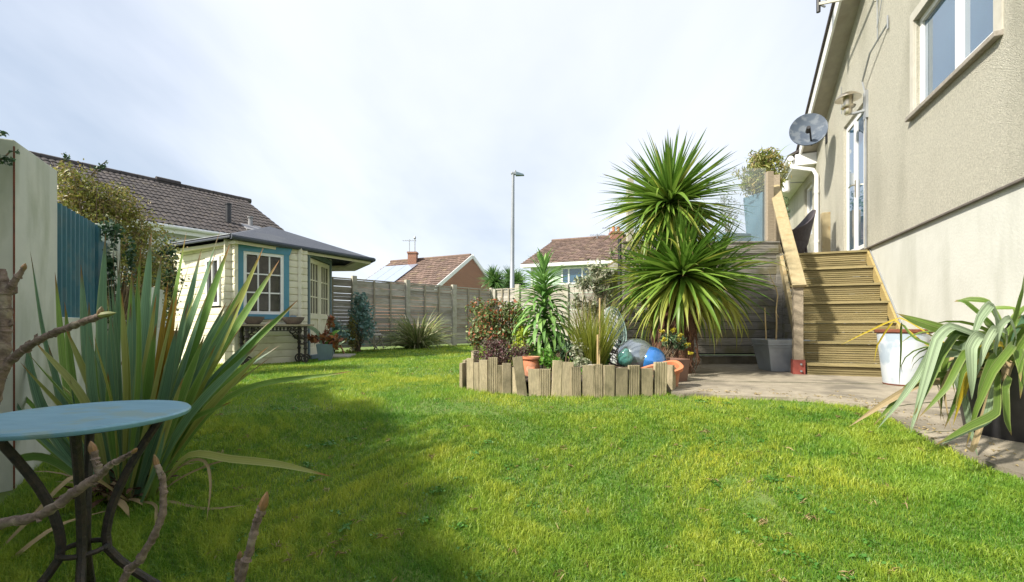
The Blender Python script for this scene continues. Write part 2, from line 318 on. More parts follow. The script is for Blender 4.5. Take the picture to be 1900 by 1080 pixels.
# leaves
M['grass'] = leafm('grass_blade', (.135, .285, .022), (.42, .525, .055), attr=True, uv=False, trans=.42, rough=.5)
def grass_patches(m):
    N = m.node_tree.nodes; L = m.node_tree.links
    b = N['Principled BSDF']; src = b.inputs['Base Color'].links[0].from_socket
    g = N.new('ShaderNodeNewGeometry'); n = N.new('ShaderNodeTexNoise'); n.inputs['Scale'].default_value = 1.3; n.inputs['Detail'].default_value = 7; n.inputs['Roughness'].default_value = .65; L.new(g.outputs['Position'], n.inputs['Vector'])
    r = N.new('ShaderNodeValToRGB'); e = r.color_ramp.elements; e[0].position = .36; e[0].color = (.52, .76, .8, 1); e[1].position = .66; e[1].color = (1.35, 1.12, 1.3, 1)
    L.new(n.outputs['Fac'], r.inputs[0])
    mu = N.new('ShaderNodeMixRGB'); mu.blend_type = 'MULTIPLY'; mu.inputs[0].default_value = 1; L.new(src, mu.inputs[1]); L.new(r.outputs[0], mu.inputs[2])
    L.new(mu.outputs[0], b.inputs['Base Color'])
    for x in N:
        if x.type == 'BSDF_TRANSLUCENT': L.new(mu.outputs[0], x.inputs['Color'])
grass_patches(M['grass'])
M['ph_blue'] = leafm('flax_bluegreen', (.11, .22, .13), (.19, .33, .17), tip=(.20, .09, .03), island=False, trans=.22, rough=.42, stripe=.2, vary=.42)
M['ph_green'] = leafm('flax_green', (.13, .25, .05), (.24, .38, .08), tip=(.28, .10, .03), island=False, trans=.28, rough=.45, stripe=.3, vary=.42)
M['ph_olive'] = leafm('flax_olive', (.24, .28, .05), (.34, .36, .10), tip=(.33, .12, .03), island=False, trans=.32, rough=.45, stripe=.4, vary=.25)
M['ph_orange'] = leafm('flax_orange', (.42, .20, .02), (.34, .24, .03), tip=(.25, .07, .02), island=False, trans=.3, rough=.5, vary=.25)
M['ph_dead'] = leafm('flax_dead', (.42, .33, .19), (.33, .24, .13), island=False, trans=.15, rough=.7, vary=.25)
M['str_grey'] = leafm('strap_silver', (.20, .28, .17), (.30, .38, .24), island=False, trans=.15, rough=.6, vary=.6)
M['str_green'] = leafm('strap_green', (.09, .17, .025), (.15, .24, .04), tip=(.3, .2, .08), island=False, trans=.3, rough=.5, vary=.5, stripe=.3)
M['str_yellow'] = leafm('strap_yellow', (.48, .36, .02), (.40, .33, .05), island=False, trans=.3, rough=.5, vary=.25)
M['cord'] = leafm('cordyline_leaf', (.11, .22, .03), (.23, .35, .055), tip=(.24, .17, .07), island=False, trans=.3, rough=.38, vary=.2)
M['cord_y'] = leafm('cordyline_yellow', (.30, .36, .06), (.42, .44, .09), tip=(.3, .2, .1), island=False, trans=.4, rough=.42, vary=.2)
M['farpalm'] = leafm('far_palm_leaf', (.05, .13, .03), (.12, .22, .05), trans=.3)
M['echium'] = leafm('echium_leaf', (.14, .30, .08), (.27, .45, .12), island=False, trans=.3, rough=.5, vary=.2)
M['restio'] = leafm('rush_blade', (.15, .20, .02), (.30, .32, .05), trans=.35, uv=True, tip=(.4, .3, .1))
M['clover'] = leafm('clover_leaf', (.05, .17, .02), (.11, .27, .035), uv=False, trans=.3)
M['straw'] = leafm('dry_straw', (.42, .34, .16), (.30, .22, .10), uv=False, trans=.15)
M['moss'] = pm('moss', (.06, .075, .03), (.035, .04, .02), 40, .95, .8, 90)
M['bluegum'] = leafm('bluegreen_leaf', (.12, .24, .22), (.26, .40, .36), uv=False, trans=.25)
M['photinia'] = leafm('photinia_leaf', (.07, .12, .04), (.22, .27, .09), uv=False, trans=.25, c3=(.40, .075, .03), a3=.75, cover=.26)
M['purpleheb'] = leafm('purple_leaf', (.09, .06, .045), (.17, .14, .11), uv=False, trans=.2, c3=(.14, .02, .05), a3=.8, cover=.3)
M['limegreen'] = leafm('lime_leaf', (.30, .42, .03), (.45, .50, .06), uv=False, trans=.4)
M['parsley'] = leafm('bright_leaf', (.08, .24, .025), (.16, .34, .04), uv=False, trans=.4)
M['varieg'] = leafm('variegated_leaf', (.13, .18, .09), (.32, .34, .20), uv=False, trans=.3, c3=(.5, .5, .38), a3=.8, cover=.4)
M['hedge'] = leafm('hedge_leaf', (.14, .17, .028), (.32, .30, .07), uv=False, trans=.35, c3=(.28, .19, .09), a3=.7, cover=.3)
M['ivy'] = leafm('ivy_leaf', (.018, .05, .025), (.05, .11, .04), uv=False, trans=.15)
M['bamboo'] = leafm('bamboo_leaf', (.17, .22, .05), (.40, .40, .12), uv=False, trans=.35, c3=(.5, .36, .14), a3=.7, cover=.25)
M['euph'] = leafm('euphorbia_leaf', (.07, .14, .07), (.12, .2, .09), uv=False, trans=.3)
M['yellowfl'] = leafm('yellow_flower', (.6, .5, .03), (.5, .46, .05), uv=False, trans=.3)
M['rustleaf'] = leafm('rusty_leaf', (.22, .06, .025), (.34, .15, .07), uv=False, trans=.2, c3=(.12, .1, .04), a3=.6, cover=.3)
M['silverbush'] = leafm('silver_leaf', (.26, .32, .32), (.36, .4, .4), uv=False, trans=.2)
M['stripes'] = leafm('striped_blade', (.11, .17, .045), (.30, .32, .11), trans=.25, c3=(.42, .38, .22), a3=.8, cover=.22, uv=True)
M['twig'] = pm('twig', (.17, .12, .075), (.11, .08, .05), 20, .85)
M['cane'] = pm('bamboo_cane', (.52, .40, .20), (.42, .3, .15), 12, .6)
M['redmetal'] = pm('red_bracket', (.27, .06, .045), (.20, .045, .035), 10, .7)
# ------------------------------------------------------------------ leaf strips
def strip_mesh(name, pts, w, fold=.18, up=(0, 0, 1), prof=None, mat=None, roll=0.0, n=None, crease=0.0):
    if n:  # catmull-rom resample
        q = [Vector(p) for p in pts]; q = [q[0] * 2 - q[1]] + q + [q[-1] * 2 - q[-2]]; out = []
        segs = len(q) - 3
        for i in range(n + 1):
            t = i / n * segs; k = min(int(t), segs - 1); t -= k
            a, b, c, d = q[k:k + 4]
            out.append((0.5 * ((2 * b) + (c - a) * t + (2 * a - 5 * b + 4 * c - d) * t * t + (3 * b - a - 3 * c + d) * t ** 3)) * (1 - crease) + b.lerp(c, t) * crease)
        pts = out
    m = len(pts); vs = []; fs = []; uvs = []
    up = Vector(up)
    for i in range(m):
        t = i / (m - 1); tg = (pts[min(i + 1, m - 1)] - pts[max(i - 1, 0)]).normalized()
        side = tg.cross(up)
        side = side.normalized() if side.length > 1e-4 else tg.orthogonal().normalized()
        if roll: side = Matrix.Rotation(roll * t, 3, tg) @ side
        nn = side.cross(tg).normalized()
        ww = w / 2 * (prof(t) if prof else (1 - t ** 3))
        vs += [pts[i] - side * ww + nn * fold * ww, pts[i] - nn * fold * ww * .5, pts[i] + side * ww + nn * fold * ww]
        uvs += [(0, t), (.5, t), (1, t)]
        if i: b = 3 * i; fs += [(b - 3, b - 2, b + 1, b), (b - 2, b - 1, b + 2, b + 1)]
    me = bpy.data.meshes.new(name); me.from_pydata([tuple(v) for v in vs], [], fs)
    ul = me.uv_layers.new(name='UVMap')
    li = np.zeros(len(me.loops), dtype=np.int32); me.loops.foreach_get('vertex_index', li)
    ul.data.foreach_set('uv', np.array(uvs, dtype=np.float32)[li].ravel())
    if mat: me.materials.append(mat)
    me.polygons.foreach_set('use_smooth', [True] * len(me.polygons)); me.update()
    return me
def phprof(t): return (0.55 + .45 * sm(t / .4)) * (1 - max(0, (t - .62) / .38) ** 1.7 * .985)
def cordprof(t): return (0.5 + .5 * sm(t / .3)) * (1 - max(0, (t - .35) / .65) ** 1.5 * .98)
def lanprof(t): return max(.06, math.sin(math.pi * min(1, t * .93 + .07)) ** .7)
def arc_pts(L, droop, n=8, e0=0.0):
    pts = [Vector((0, 0, 0))]; a = e0; st = L / n
    for i in range(n):
        pts.append(pts[-1] + Vector((math.cos(a) * st, 0, math.sin(a) * st))); a -= droop / n * (0.4 + 1.2 * i / n)
    return pts
def join_strips(name, specs, mat, parent=None, kind=None, **kw):
    """many narrow strips in one mesh; specs = list of (points, width)"""
    vs = []; fs = []; uvs = []
    for pts, w in specs:
        b0 = len(vs); m = len(pts)
        up = Vector((random.uniform(-.4, .4), random.uniform(-1, 0), random.uniform(.3, 1)))
        for i in range(m):
            t = i / (m - 1); tg = (pts[min(i + 1, m - 1)] - pts[max(i - 1, 0)]).normalized(); side = tg.cross(up).normalized()
            ww = w / 2 * (1 - t ** 2.2 * .95)
            vs += [tuple(pts[i] - side * ww), tuple(pts[i] + side * ww)]; uvs += [(0, t), (1, t)]
            if i: b = b0 + 2 * i; fs.append((b - 2, b - 1, b + 1, b))
    mb = MB(); mb.v = vs; mb.f = fs
    o = mb.build(name, mat, parent, kind=kind, smooth=False, **kw)
    me = o.data; ul = me.uv_layers.new(name='UVMap'); li = np.zeros(len(me.loops), dtype=np.int32); me.loops.foreach_get('vertex_index', li)
    ul.data.foreach_set('uv', np.array(uvs, dtype=np.float32)[li].ravel())
    me.polygons.foreach_set('use_smooth', [True] * len(me.polygons))
    return o
def leaf_cloud(name, blobs, n, size, mat, parent=None, seed=1, aspect=2.0, shell=.35, kind='stuff', up=.3, curl=True):
    """blobs: (cx,cy,cz,rx,ry,rz[,weight]) world; scattered bent leaves"""
    r = np.random.default_rng(seed); w = np.array([b[3] * b[4] * b[5] * (b[6] if len(b) > 6 else 1) for b in blobs]) ** .75; w = w / w.sum()
    idx = r.choice(len(blobs), n, p=w); B = np.array([b[:6] for b in blobs])[idx]
    d = r.normal(size=(n, 3)); d /= np.linalg.norm(d, axis=1)[:, None]
    rad = r.uniform(0, 1, n) ** shell
    # lumpy outline: clumps at random directions
    wob = 1 + .22 * np.sin(d[:, 0] * 5 + idx) * np.sin(d[:, 1] * 6 + idx * 2) + .18 * np.sin(d[:, 2] * 7 + idx * 3) + .10 * r.normal(size=n)
    c = B[:, :3] + d * B[:, 3:6] * (rad * wob)[:, None]
    nrm = r.normal(size=(n, 3)) + d * .8 + np.array([0, 0, up]); nrm /= np.linalg.norm(nrm, axis=1)[:, None]
    t = np.cross(nrm, r.normal(size=(n, 3))); t /= np.linalg.norm(t, axis=1)[:, None]; s = np.cross(nrm, t)
    sz = size * r.uniform(.6, 1.35, n)
    a = c - t * (sz / 2)[:, None]; e = c + t * (sz / 2)[:, None] - nrm * (sz * .15)[:, None]
    wv = (sz / aspect / 2)[:, None]; mid = c + nrm * (sz * .06)[:, None]
    l = mid + s * wv; q = mid - s * wv
    vs = np.stack([a, l, e, q], 1).reshape(-1, 3)
    base = worg(parent) if parent else Vector(vs.mean(0)); vs = vs - np.array(base)
    me = bpy.data.meshes.new(name); k = n
    me.vertices.add(4 * k); me.vertices.foreach_set('co', vs.astype(np.float32).ravel())
    b4 = (np.arange(k) * 4)[:, None]; tri = np.concatenate([b4 + 0, b4 + 1, b4 + 2, b4 + 0, b4 + 2, b4 + 3], 1).reshape(-1)
    me.loops.add(6 * k); me.loops.foreach_set('vertex_index', tri.astype(np.int32)); me.polygons.add(2 * k)
    me.polygons.foreach_set('loop_start', (np.arange(2 * k) * 3).astype(np.int32)); me.polygons.foreach_set('loop_total', np.full(2 * k, 3, dtype=np.int32))
    me.update(calc_edges=True); me.materials.append(mat)
    return put(name, me, parent, base, kind=kind)
def twigs(parent, base, blobs, n, r0, mat, seed=3, name='stems'):
    rr = random.Random(seed); mb = MB(); base = Vector(base)
    for i in range(n):
        b = rr.choice(blobs); e = Vector((b[0] + rr.uniform(-.8, .8) * b[3], b[1] + rr.uniform(-.8, .8) * b[4], b[2] + rr.uniform(-.2, .85) * b[5]))
        s0 = base + Vector((rr.uniform(-.05, .05), rr.uniform(-.05, .05), 0)); mid = s0.lerp(e, .5) + Vector((rr.uniform(-.08, .08), rr.uniform(-.08, .08), .06))
        mb.tube([s0, s0.lerp(mid, .5) + Vector((0, 0, .02)), mid, mid.lerp(e, .5) + Vector((rr.uniform(-.03, .03), 0, 0)), e], [r0, r0 * .8, r0 * .6, r0 * .4, r0 * .2], 5)
    return mb.build(name, mat, parent, smooth=True)
# ================================================================== GROUND
xs = np.concatenate([np.linspace(-400, -16, 8), np.linspace(-14, 8, 111), np.linspace(10, 400, 8)])
ys = np.concatenate([np.linspace(-60, -3, 5), np.linspace(-2.8, 18, 105), np.linspace(20, 90, 10), np.linspace(120, 900, 6)])
gx, gy = np.meshgrid(xs, ys); g = MB()
zz = gz_np(gx, gy) + 0.012 * np.sin(gx * 3.1 + gy * 1.7) * np.sin(gy * 2.3) * ((gy < 12) & (gx < 1.2))
g.v = [tuple(p) for p in np.stack([gx.ravel(), gy.ravel(), zz.ravel()], 1)]
nx = len(xs); g.f = [(j * nx + i, j * nx + i + 1, (j + 1) * nx + i + 1, (j + 1) * nx + i) for j in range(len(ys) - 1) for i in range(nx - 1)]
g.build('lawn', M['lawn_soil'], kind='structure', smooth=True)
def gh(x, y): return gz(x, y)
PATIO = [(1.36, 3.92), (1.6, 3.86), (2.0, 3.76), (2.38, 3.66), (2.68, 3.48), (2.60, 3.10), (2.48, 2.75), (2.40, 2.40), (2.40, 2.10), (2.50, 1.5), (2.6, .6), (2.75, .6), (3.6, 2.9), (4.6, 5.6), (5.2, 7.0), (3.9, 8.5), (1.9, 7.6), (2.35, 6.3), (1.75, 4.9)]
# patio: terrain-following thick sheet
def ragged(poly, amp, step, r):
    out = []
    for i in range(len(poly)):
        a = Vector(poly[i]); b = Vector(poly[(i + 1) % len(poly)]); k = max(1, int((b - a).length / step))
        for j in range(k):
            p = a.lerp(b, j / k); out.append((p.x + r.uniform(-amp, amp), p.y + r.uniform(-amp, amp)))
    return out
pr = random.Random(2); pat = ragged(PATIO, .018, .12, pr)
bm = bmesh.new(); vsb = [bm.verts.new((x, y, 0)) for x, y in pat]; fc = bm.faces.new(vsb)
bmesh.ops.triangulate(bm, faces=[fc])
for cut in range(3): bmesh.ops.subdivide_edges(bm, edges=[e for e in bm.edges if e.calc_length() > .3], cuts=1, use_grid_fill=False); bmesh.ops.triangulate(bm, faces=bm.faces[:])
ext = bmesh.ops.extrude_face_region(bm, geom=bm.faces[:]); top = [v for v in ext['geom'] if isinstance(v, bmesh.types.BMVert)]
tset = set(top)
for v in bm.verts:
    h = gz(v.co.x, v.co.y); v.co.z = h + (.03 if v in tset else -.08)
bmesh.ops.recalc_face_normals(bm, faces=bm.faces[:])
me = bpy.data.meshes.new('patio'); bm.to_mesh(me); bm.free(); me.materials.append(M['concrete'])
put('patio', me, kind='structure')
# stepping slab by the summer house
mb = MB(); c = [(-3.85, 8.75), (-3.2, 8.85), (-3.35, 9.75), (-3.8, 9.7)]
mb.prism(c, gz(-3.5, 9) - .05, gz(-3.5, 9) + .035)
o = mb.build('stepping_slab', M['slab'], bevel=.008); o['label'] = 'pale concrete slab set in the grass in front of the summer house door'; o['category'] = 'slab'
# planting bed
PALL = [(865.5, 879, 665, 724, 4.22, 0, 0), (879, 889, 673, 727, 4.16, 0, 0), (889, 905, 668, 728, 4.10, 0, .0), (906, 923, 663.5, 729, 4.04, 1, 0), (923, 933, 678, 731, 4.03, 1, 0), (932, 948.5, 674, 732, 4.0, 0, 0), (947, 963, 682, 733, 4.0, 0, 0), (960, 979, 662, 735, 3.90, 0, -.13), (981, 1003, 685, 736, 3.90, 0, -.03), (1002, 1022, 685, 736, 3.88, 1, 0), (1023, 1041, 669, 737, 3.86, 0, .05), (1041, 1062, 672, 738, 3.86, 0, .04), (1060, 1079, 681, 737, 3.84, 1, 0), (1081, 1102, 678, 738, 3.84, 0, 0), (1102, 1119, 676, 738, 3.83, 1, 0), (1120, 1141, 678, 738, 3.84, 0, 0), (1142, 1165, 683, 738, 3.86, 0, 0), (1166, 1188, 678, 737, 3.88, 1, .01), (1189, 1212, 683.5, 736, 3.91, 0, 0), (1214, 1239, 672, 735, 3.94, 1, 0)]
BED = [((a + b) / 2 - CX) / F * Y for a, b, _, _, Y, _, _ in PALL]
BEDP = [(x, p[4] + .02) for x, p in zip(BED, PALL)] + [(1.40, 4.4), (1.75, 4.95), (2.3, 6.3), (2.3, 7.0), (.9, 7.0), (.1, 6.2), (-.35, 5.4), (-.45, 4.8)]
bm = bmesh.new(); fc = bm.faces.new([bm.verts.new((x, y, 0)) for x, y in BEDP]); bmesh.ops.triangulate(bm, faces=[fc])
for cut in range(4): bmesh.ops.subdivide_edges(bm, edges=[e for e in bm.edges if e.calc_length() > .15], cuts=1); bmesh.ops.triangulate(bm, faces=bm.faces[:])
for v in bm.verts: v.co.z = CZ - .60 + .13 - .10 * sm((v.co.y - 5.2) / 1.2) + .03 * mnoise.noise(v.co * 6)
me = bpy.data.meshes.new('soil_bed'); bm.to_mesh(me); bm.free(); me.materials.append(M['soil']); put('soil_bed', me, kind='structure')
ed = thing('palisade_edging', 'low curved edging of upright weathered decking offcuts around the planting bed', 'garden edging', (0.3, 3.9, gz(.3, 3.9)))
def pal_board(w, h, grooved, t=.03):
    prof = []
    if grooved:
        k = 5; s_ = w / k
        for i in range(k):
            x0 = -w / 2 + i * s_; prof += [(x0 + .001, 0), (x0 + s_ * .62, 0), (x0 + s_ * .68, .006), (x0 + s_ * .96, .006)]
    else: prof = [(-w / 2, 0.003), (-w / 2 + .003, 0), (w / 2 - .003, 0), (w / 2, 0.003)]
    poly = prof + [(w / 2, t), (-w / 2, t)]
    m = MB(); m.prism(poly, -.12, h); return m
pr = random.Random(5)
for i, (x0, x1, yt, yb, Y, gr, tl) in enumerate(PALL):
    w = (x1 - x0) / F * Y; h = (yb - yt) / F * Y; xm = ((x0 + x1) / 2 - CX) / F * Y
    j = max(0, min(len(PALL) - 2, i)); a = math.atan2(PALL[j + 1][4] - PALL[j][4], .1)
    ang = a * .6 + pr.uniform(-.06, .06)
    wd = w / max(.5, math.cos(ang))
    mbb = pal_board(wd * .985, h, gr); me = mbb.mesh('board', M['pal'])
    put('board', me, ed, (xm, Y, CZ + Y * (HY - yb) / F), (pr.uniform(-.04, .03), tl, ang))
for (px, Y, h, an) in ((868, 4.45, .27, 1.25), (872, 4.62, .25, 1.2), (884, 4.8, .34, 1.1), (862, 4.33, .25, 1.3), (1238, 4.1, .25, -.9), (1241, 4.24, .22, -1.1)):
    mbb = pal_board(.11, h, 0); put('board', mbb.mesh('board', M['pal']), ed, ((px - CX) / F * Y, Y, gz(0, Y)), (0, 0, an))
# ================================================================== GRASS
def inpoly(x, y, poly):
    c = np.zeros(len(x), bool); n = len(poly)
    for i in range(n):
        x0, y0 = poly[i]; x1, y1 = poly[(i + 1) % n]
        k = ((y0 > y) != (y1 > y)); den_ = (y1 - y0) if abs(y1 - y0) > 1e-9 else 1e-9
        c ^= k & (x < (x1 - x0) * (y - y0) / den_ + x0)
    return c
SH = [(-4.56, 7.4), (-3.77, 8.2), (-3.86, 9.65), (-4.95, 10.35), (-6.45, 8.6)]
def grass_zone(name, y0, y1, dens, h0, w0, near, seed):
    r = np.random.default_rng(seed); A = 1.2 * (y1 ** 2 - y0 ** 2) + .6 * (y1 - y0); n = int(A * dens)
    y = np.sqrt(r.uniform(y0 ** 2, y1 ** 2, n)); x = r.uniform(-1, 1, n) * (1.2 * y + .3)
    jx = x + .035 * np.sin(y * 23) * np.sin(x * 17) + r.normal(size=n) * .022
    keep = ~inpoly(jx, y + r.normal(size=n) * .022, PATIO) & ~inpoly(x, y, BEDP) & ~inpoly(x, y, SH) & (x > -1.35 - .527 * y + .02) & (x < 2.4 + .397 * y)
    keep &= ~inpoly(x, y, [(-3.9, 8.7), (-3.15, 8.8), (-3.3, 9.8), (-3.85, 9.75)])
    keep &= ~((x > 2.0) & (y > 6.7))
    # beyond the fence nothing is seen
    keep &= (y < 11.1 + (x + 4.41) * 1.023 + .1)
    x, y = x[keep], y[keep]; n = len(x)
    rw = np.random.default_rng(99); clump = 0 * x; wx = x + .25 * np.sin(y * 3.7) ; wy = y + .25 * np.sin(x * 4.1)
    for q in range(26):
        wl = .09 * 1.14 ** q; th_ = rw.uniform(0, 6.28); clump += np.sin((wx * np.cos(th_) + wy * np.sin(th_)) * 6.283 / wl + rw.uniform(0, 6.28)) * .36
    clump = np.clip(clump, -2, 2) * .55
    h = h0 * r.uniform(.55, 1.25, n) * (1 + .32 * clump); az = r.uniform(0, 2 * np.pi, n); ln = r.uniform(.15, .95, n)
    z = gz_np(x, y) + 0.012 * np.sin(x * 3.1 + y * 1.7) * np.sin(y * 2.3) * ((y < 12) & (x < 1.2)) - .004
    d = np.stack([np.cos(az), np.sin(az)], 1); fa = r.uniform(0, np.pi, n); s = np.stack([np.cos(fa), np.sin(fa), 0 * fa], 1) * (w0 * r.uniform(.7, 1.3, n) / 2)[:, None]
    b = np.stack([x, y, z], 1)
    tip = b + np.stack([d[:, 0] * h * ln, d[:, 1] * h * ln, h * np.sqrt(1 - .6 * ln ** 2)], 1)
    if near:
        mid = b + np.stack([d[:, 0] * h * ln * .25, d[:, 1] * h * ln * .25, h * .62], 1)
        vs = np.stack([b - s, b + s, mid + s * .8, mid - s * .8, tip], 1); k = 5
        o = (np.arange(n) * 5)[:, None]; loops = np.concatenate([o, o + 1, o + 2, o, o + 2, o + 3, o + 3, o + 2, o + 4], 1).reshape(-1); nf = 3 * n
    else:
        vs = np.stack([b - s, b + s, tip], 1); k = 3; loops = np.arange(3 * n); nf = n
    me = bpy.data.meshes.new(name); me.vertices.add(n * k); me.vertices.foreach_set('co', vs.astype(np.float32).ravel())
    me.loops.add(len(loops)); me.loops.foreach_set('vertex_index', loops.astype(np.int32)); me.polygons.add(nf)
    me.polygons.foreach_set('loop_start', (np.arange(nf) * 3).astype(np.int32)); me.polygons.foreach_set('loop_total', np.full(nf, 3, dtype=np.int32))
    me.update(calc_edges=True)
    at = me.attributes.new('var', 'FLOAT', 'POINT'); v = np.clip(r.beta(2, 2, n) - .05 + .36 * clump, 0, 1.15); v[r.uniform(0, 1, n) < .03] = 1.6
    at.data.foreach_set('value', np.repeat(v, k).astype(np.float32))
    me.materials.append(M['grass']); return me
def grass_all():
    specs = [(1.0, 2.1, 42000, .034, .0030, True, 1), (2.1, 3.4, 21000, .034, .0038, True, 2), (3.4, 5.5, 9000, .034, .006, False, 3), (5.5, 9, 3000, .036, .010, False, 4), (9, 15.5, 900, .04, .02, False, 5)]
    for i, s_ in enumerate(specs):
        me = grass_zone('grass', *s_)
        o = put('grass', me, kind='stuff'); o['category'] = 'grass'
        o['label'] = ['short green lawn grass at the very front of the garden', 'short green lawn grass in front of the palisade bed', 'bright lawn grass beside the palisade bed and patio', 'sunlit lawn grass in front of the summer house', 'far lawn grass along the foot of the slatted fence'][i]
def BXW(y): return -1.35 - .527 * y
grass_all()
# weeds and straw in the lawn, debris along the patio edge
wr = random.Random(31); wb = []; 
for i in range(170):
    y = 1.5 + 6.5 * wr.random() ** 1.5; x = wr.uniform(-.75, .95) * y
    if x < BXW(y) + .15 or x > 2.25 + .1 * y or inpoly(np.array([x]), np.array([y]), PATIO)[0] or inpoly(np.array([x]), np.array([y]), BEDP)[0]: continue
    wb.append((x, y, gz(x, y) + .018, wr.uniform(.02, .07), wr.uniform(.02, .07), .012))
o = leaf_cloud('clover', wb, 3600, .016, M['clover'], None, 81, aspect=1.3, shell=.5, up=2.0); o['label'] = 'small patches of dark clover and weeds scattered through the lawn'; o['category'] = 'weeds'
wb = []
for i in range(260):
    y = 1.5 + 5 * wr.random() ** 1.3; x = wr.uniform(-.7, .9) * y
    if inpoly(np.array([x]), np.array([y]), PATIO)[0] or inpoly(np.array([x]), np.array([y]), BEDP)[0]: continue
    wb.append((x, y, gz(x, y) + .022, .03, .03, .008))
o = leaf_cloud('dry_straw', wb, 900, .035, M['straw'], None, 82, aspect=9, shell=.5, up=2.0); o['label'] = 'dry pale straw bits lying in the lawn'; o['category'] = 'straw'
wb = []
for i in range(300):
    k = wr.randrange(0, 12); a = Vector(PATIO[k]); b = Vector(PATIO[k + 1]); p_ = a.lerp(b, wr.random()) + Vector((abs(wr.gauss(0, .16)), abs(wr.gauss(0, .16))))
    if inpoly(np.array([p_.x]), np.array([p_.y]), PATIO)[0]: wb.append((p_.x, p_.y, gz(p_.x, p_.y) + .035, .03, .03, .003))
o = leaf_cloud('patio_litter', wb, 520, .022, M['straw'], None, 83, aspect=2.5, shell=.5, up=4.0); o['label'] = 'bits of dry leaf litter along the edge of the patio'; o['category'] = 'leaf litter'
PO = bpy.data.objects['patio']; WL['patio'] = Vector((0, 0, 0))
for (a, b) in (((1.72, 4.75), (4.3, 4.35)), ((2.45, 2.75), (3.5, 2.95)), ((2.62, 3.3), (3.9, 3.75))):
    a = Vector(a); b = Vector(b); pts = []
    for i in range(15):
        q = a.lerp(b, i / 14); pts.append(Vector((q.x + wr.uniform(-.006, .006), q.y + wr.uniform(-.006, .006), gz(q.x, q.y) + .027)))
    MB().tube(pts, [wr.uniform(.004, .009) for _ in pts], 6).build('mossy_joint', M['moss'], PO)
# ================================================================== MAIN HOUSE (right)
UL = 1.0759
def WP(s, out, z):          # along the house wall (s is its distance), out from it, height relative to the eye
    return Vector((2.46 + .397 * s - .929 * out, s + .369 * out, CZ + z))
house = thing('house', 'large rendered house with gable on the right side, beige pebbledash above smooth render', 'house', WP(6, -.5, -.6))
def wall_sheet(cells_s, cells_z, holes, clip=None, out=0.0):
    m = bmesh.new()
    for i in range(len(cells_s) - 1):
        for j in range(len(cells_z) - 1):
            s0, s1, z0, z1 = cells_s[i], cells_s[i + 1], cells_z[j], cells_z[j + 1]
            if any(s0 >= h[0] - 1e-6 and s1 <= h[1] + 1e-6 and z0 >= h[2] - 1e-6 and z1 <= h[3] + 1e-6 for h in holes): continue
            poly = [(s0, z0), (s1, z0), (s1, z1), (s0, z1)]
            if clip:
                for (a, b) in clip:     # keep z <= a + b*s
                    o_ = []
                    for k in range(len(poly)):
                        p, q = poly[k], poly[(k + 1) % len(poly)]
                        dp, dq = p[1] - (a + b * p[0]), q[1] - (a + b * q[0])
                        if dp <= 0: o_.append(p)
                        if (dp < 0) != (dq < 0) and abs(dp - dq) > 1e-9:
                            t = dp / (dp - dq); o_.append((p[0] + (q[0] - p[0]) * t, p[1] + (q[1] - p[1]) * t))
                    poly = o_
                    if len(poly) < 3: break
            if len(poly) >= 3: m.faces.new([m.verts.new(WP(p[0], out, p[1]) - worg(house)) for p in poly])
    bmesh.ops.remove_doubles(m, verts=m.verts, dist=.0005)
    me = bpy.data.meshes.new('wall'); m.to_mesh(me); m.free(); return me
WIN = (3.66, 5.00, 2.33, 3.36); DOOR = (6.46, 7.34, 1.075, 3.20); RW = (9.35, 10.0, 1.9, 3.0)
def rake(s): return 4.73 + (6.6 - s) * .545
ap = 3.2
me = wall_sheet(sorted([-1.5, .5, 2, WIN[0], WIN[1], DOOR[0], DOOR[1], 8.2, 9.1, ap]), sorted([1.095, WIN[2], WIN[3], DOOR[3], 4.2, 5.2, 7]), [WIN, DOOR], clip=[(4.73 + 6.6 * .545, -.545), (4.73 + 6.6 * .545 - 2 * ap * .545, .545)], out=.02)
me.materials.append(M['render_rough']); o = put('wall', me, house); md = o.modifiers.new('s', 'SOLIDIFY'); md.thickness = .25; md.offset = -1
# make the sheet face outwards
def face_out(me):
    n = Vector((-.929, .369, 0)); b = bmesh.new(); b.from_mesh(me); bmesh.ops.recalc_face_normals(b, faces=b.faces[:]); b.normal_update()
    if b.faces[0].normal.dot(n) < 0: bmesh.ops.reverse_faces(b, faces=b.faces[:])
    b.to_mesh(me); b.free()
face_out(me)
me = wall_sheet([9.1, RW[0], RW[1], 12.0], [1.095, RW[2], RW[3], 3.28], [RW], out=0.0); me.materials.append(M['render_rough']); face_out(me)
o = put('wall', me, house); md = o.modifiers.new('s', 'SOLIDIFY'); md.thickness = .25; md.offset = -1
def fbox(mb, s0, s1, o0, o1, z0, z1):
    return mb.hexa([WP(s0, o1, z0), WP(s1, o1, z0), WP(s1, o0, z0), WP(s0, o0, z0), WP(s0, o1, z1), WP(s1, o1, z1), WP(s1, o0, z1), WP(s0, o0, z1)])
fbox(MB(), -1.5, 12, -.3, -.005, -1.0, 1.08).build('base_wall', M['render_smooth'], house)
fbox(MB(), -1.5, 9.1, 0, .032, 1.078, 1.093).build('drip_bead', M['bead'], house)
# bargeboard, soffit and roof edge on the gable
def slope_box(s0, s1, o0, o1, dz0, dz1, f=rake):
    return MB().hexa([WP(s0, o1, f(s0) + dz0), WP(s1, o1, f(s1) + dz0), WP(s1, o0, f(s1) + dz0), WP(s0, o0, f(s0) + dz0), WP(s0, o1, f(s0) + dz1), WP(s1, o1, f(s1) + dz1), WP(s1, o0, f(s1) + dz1), WP(s0, o0, f(s0) + dz1)])
slope_box(ap, 9.3, .0, .27, -.005, .02).build('soffit', M['soffit'], house)
slope_box(ap, 9.3, .27, .30, -.05, .17).build('bargeboard', M['upvc'], house)
slope_box(ap, 9.32, -3, .335, .172, .215).build('roof', M['tileA'], house)
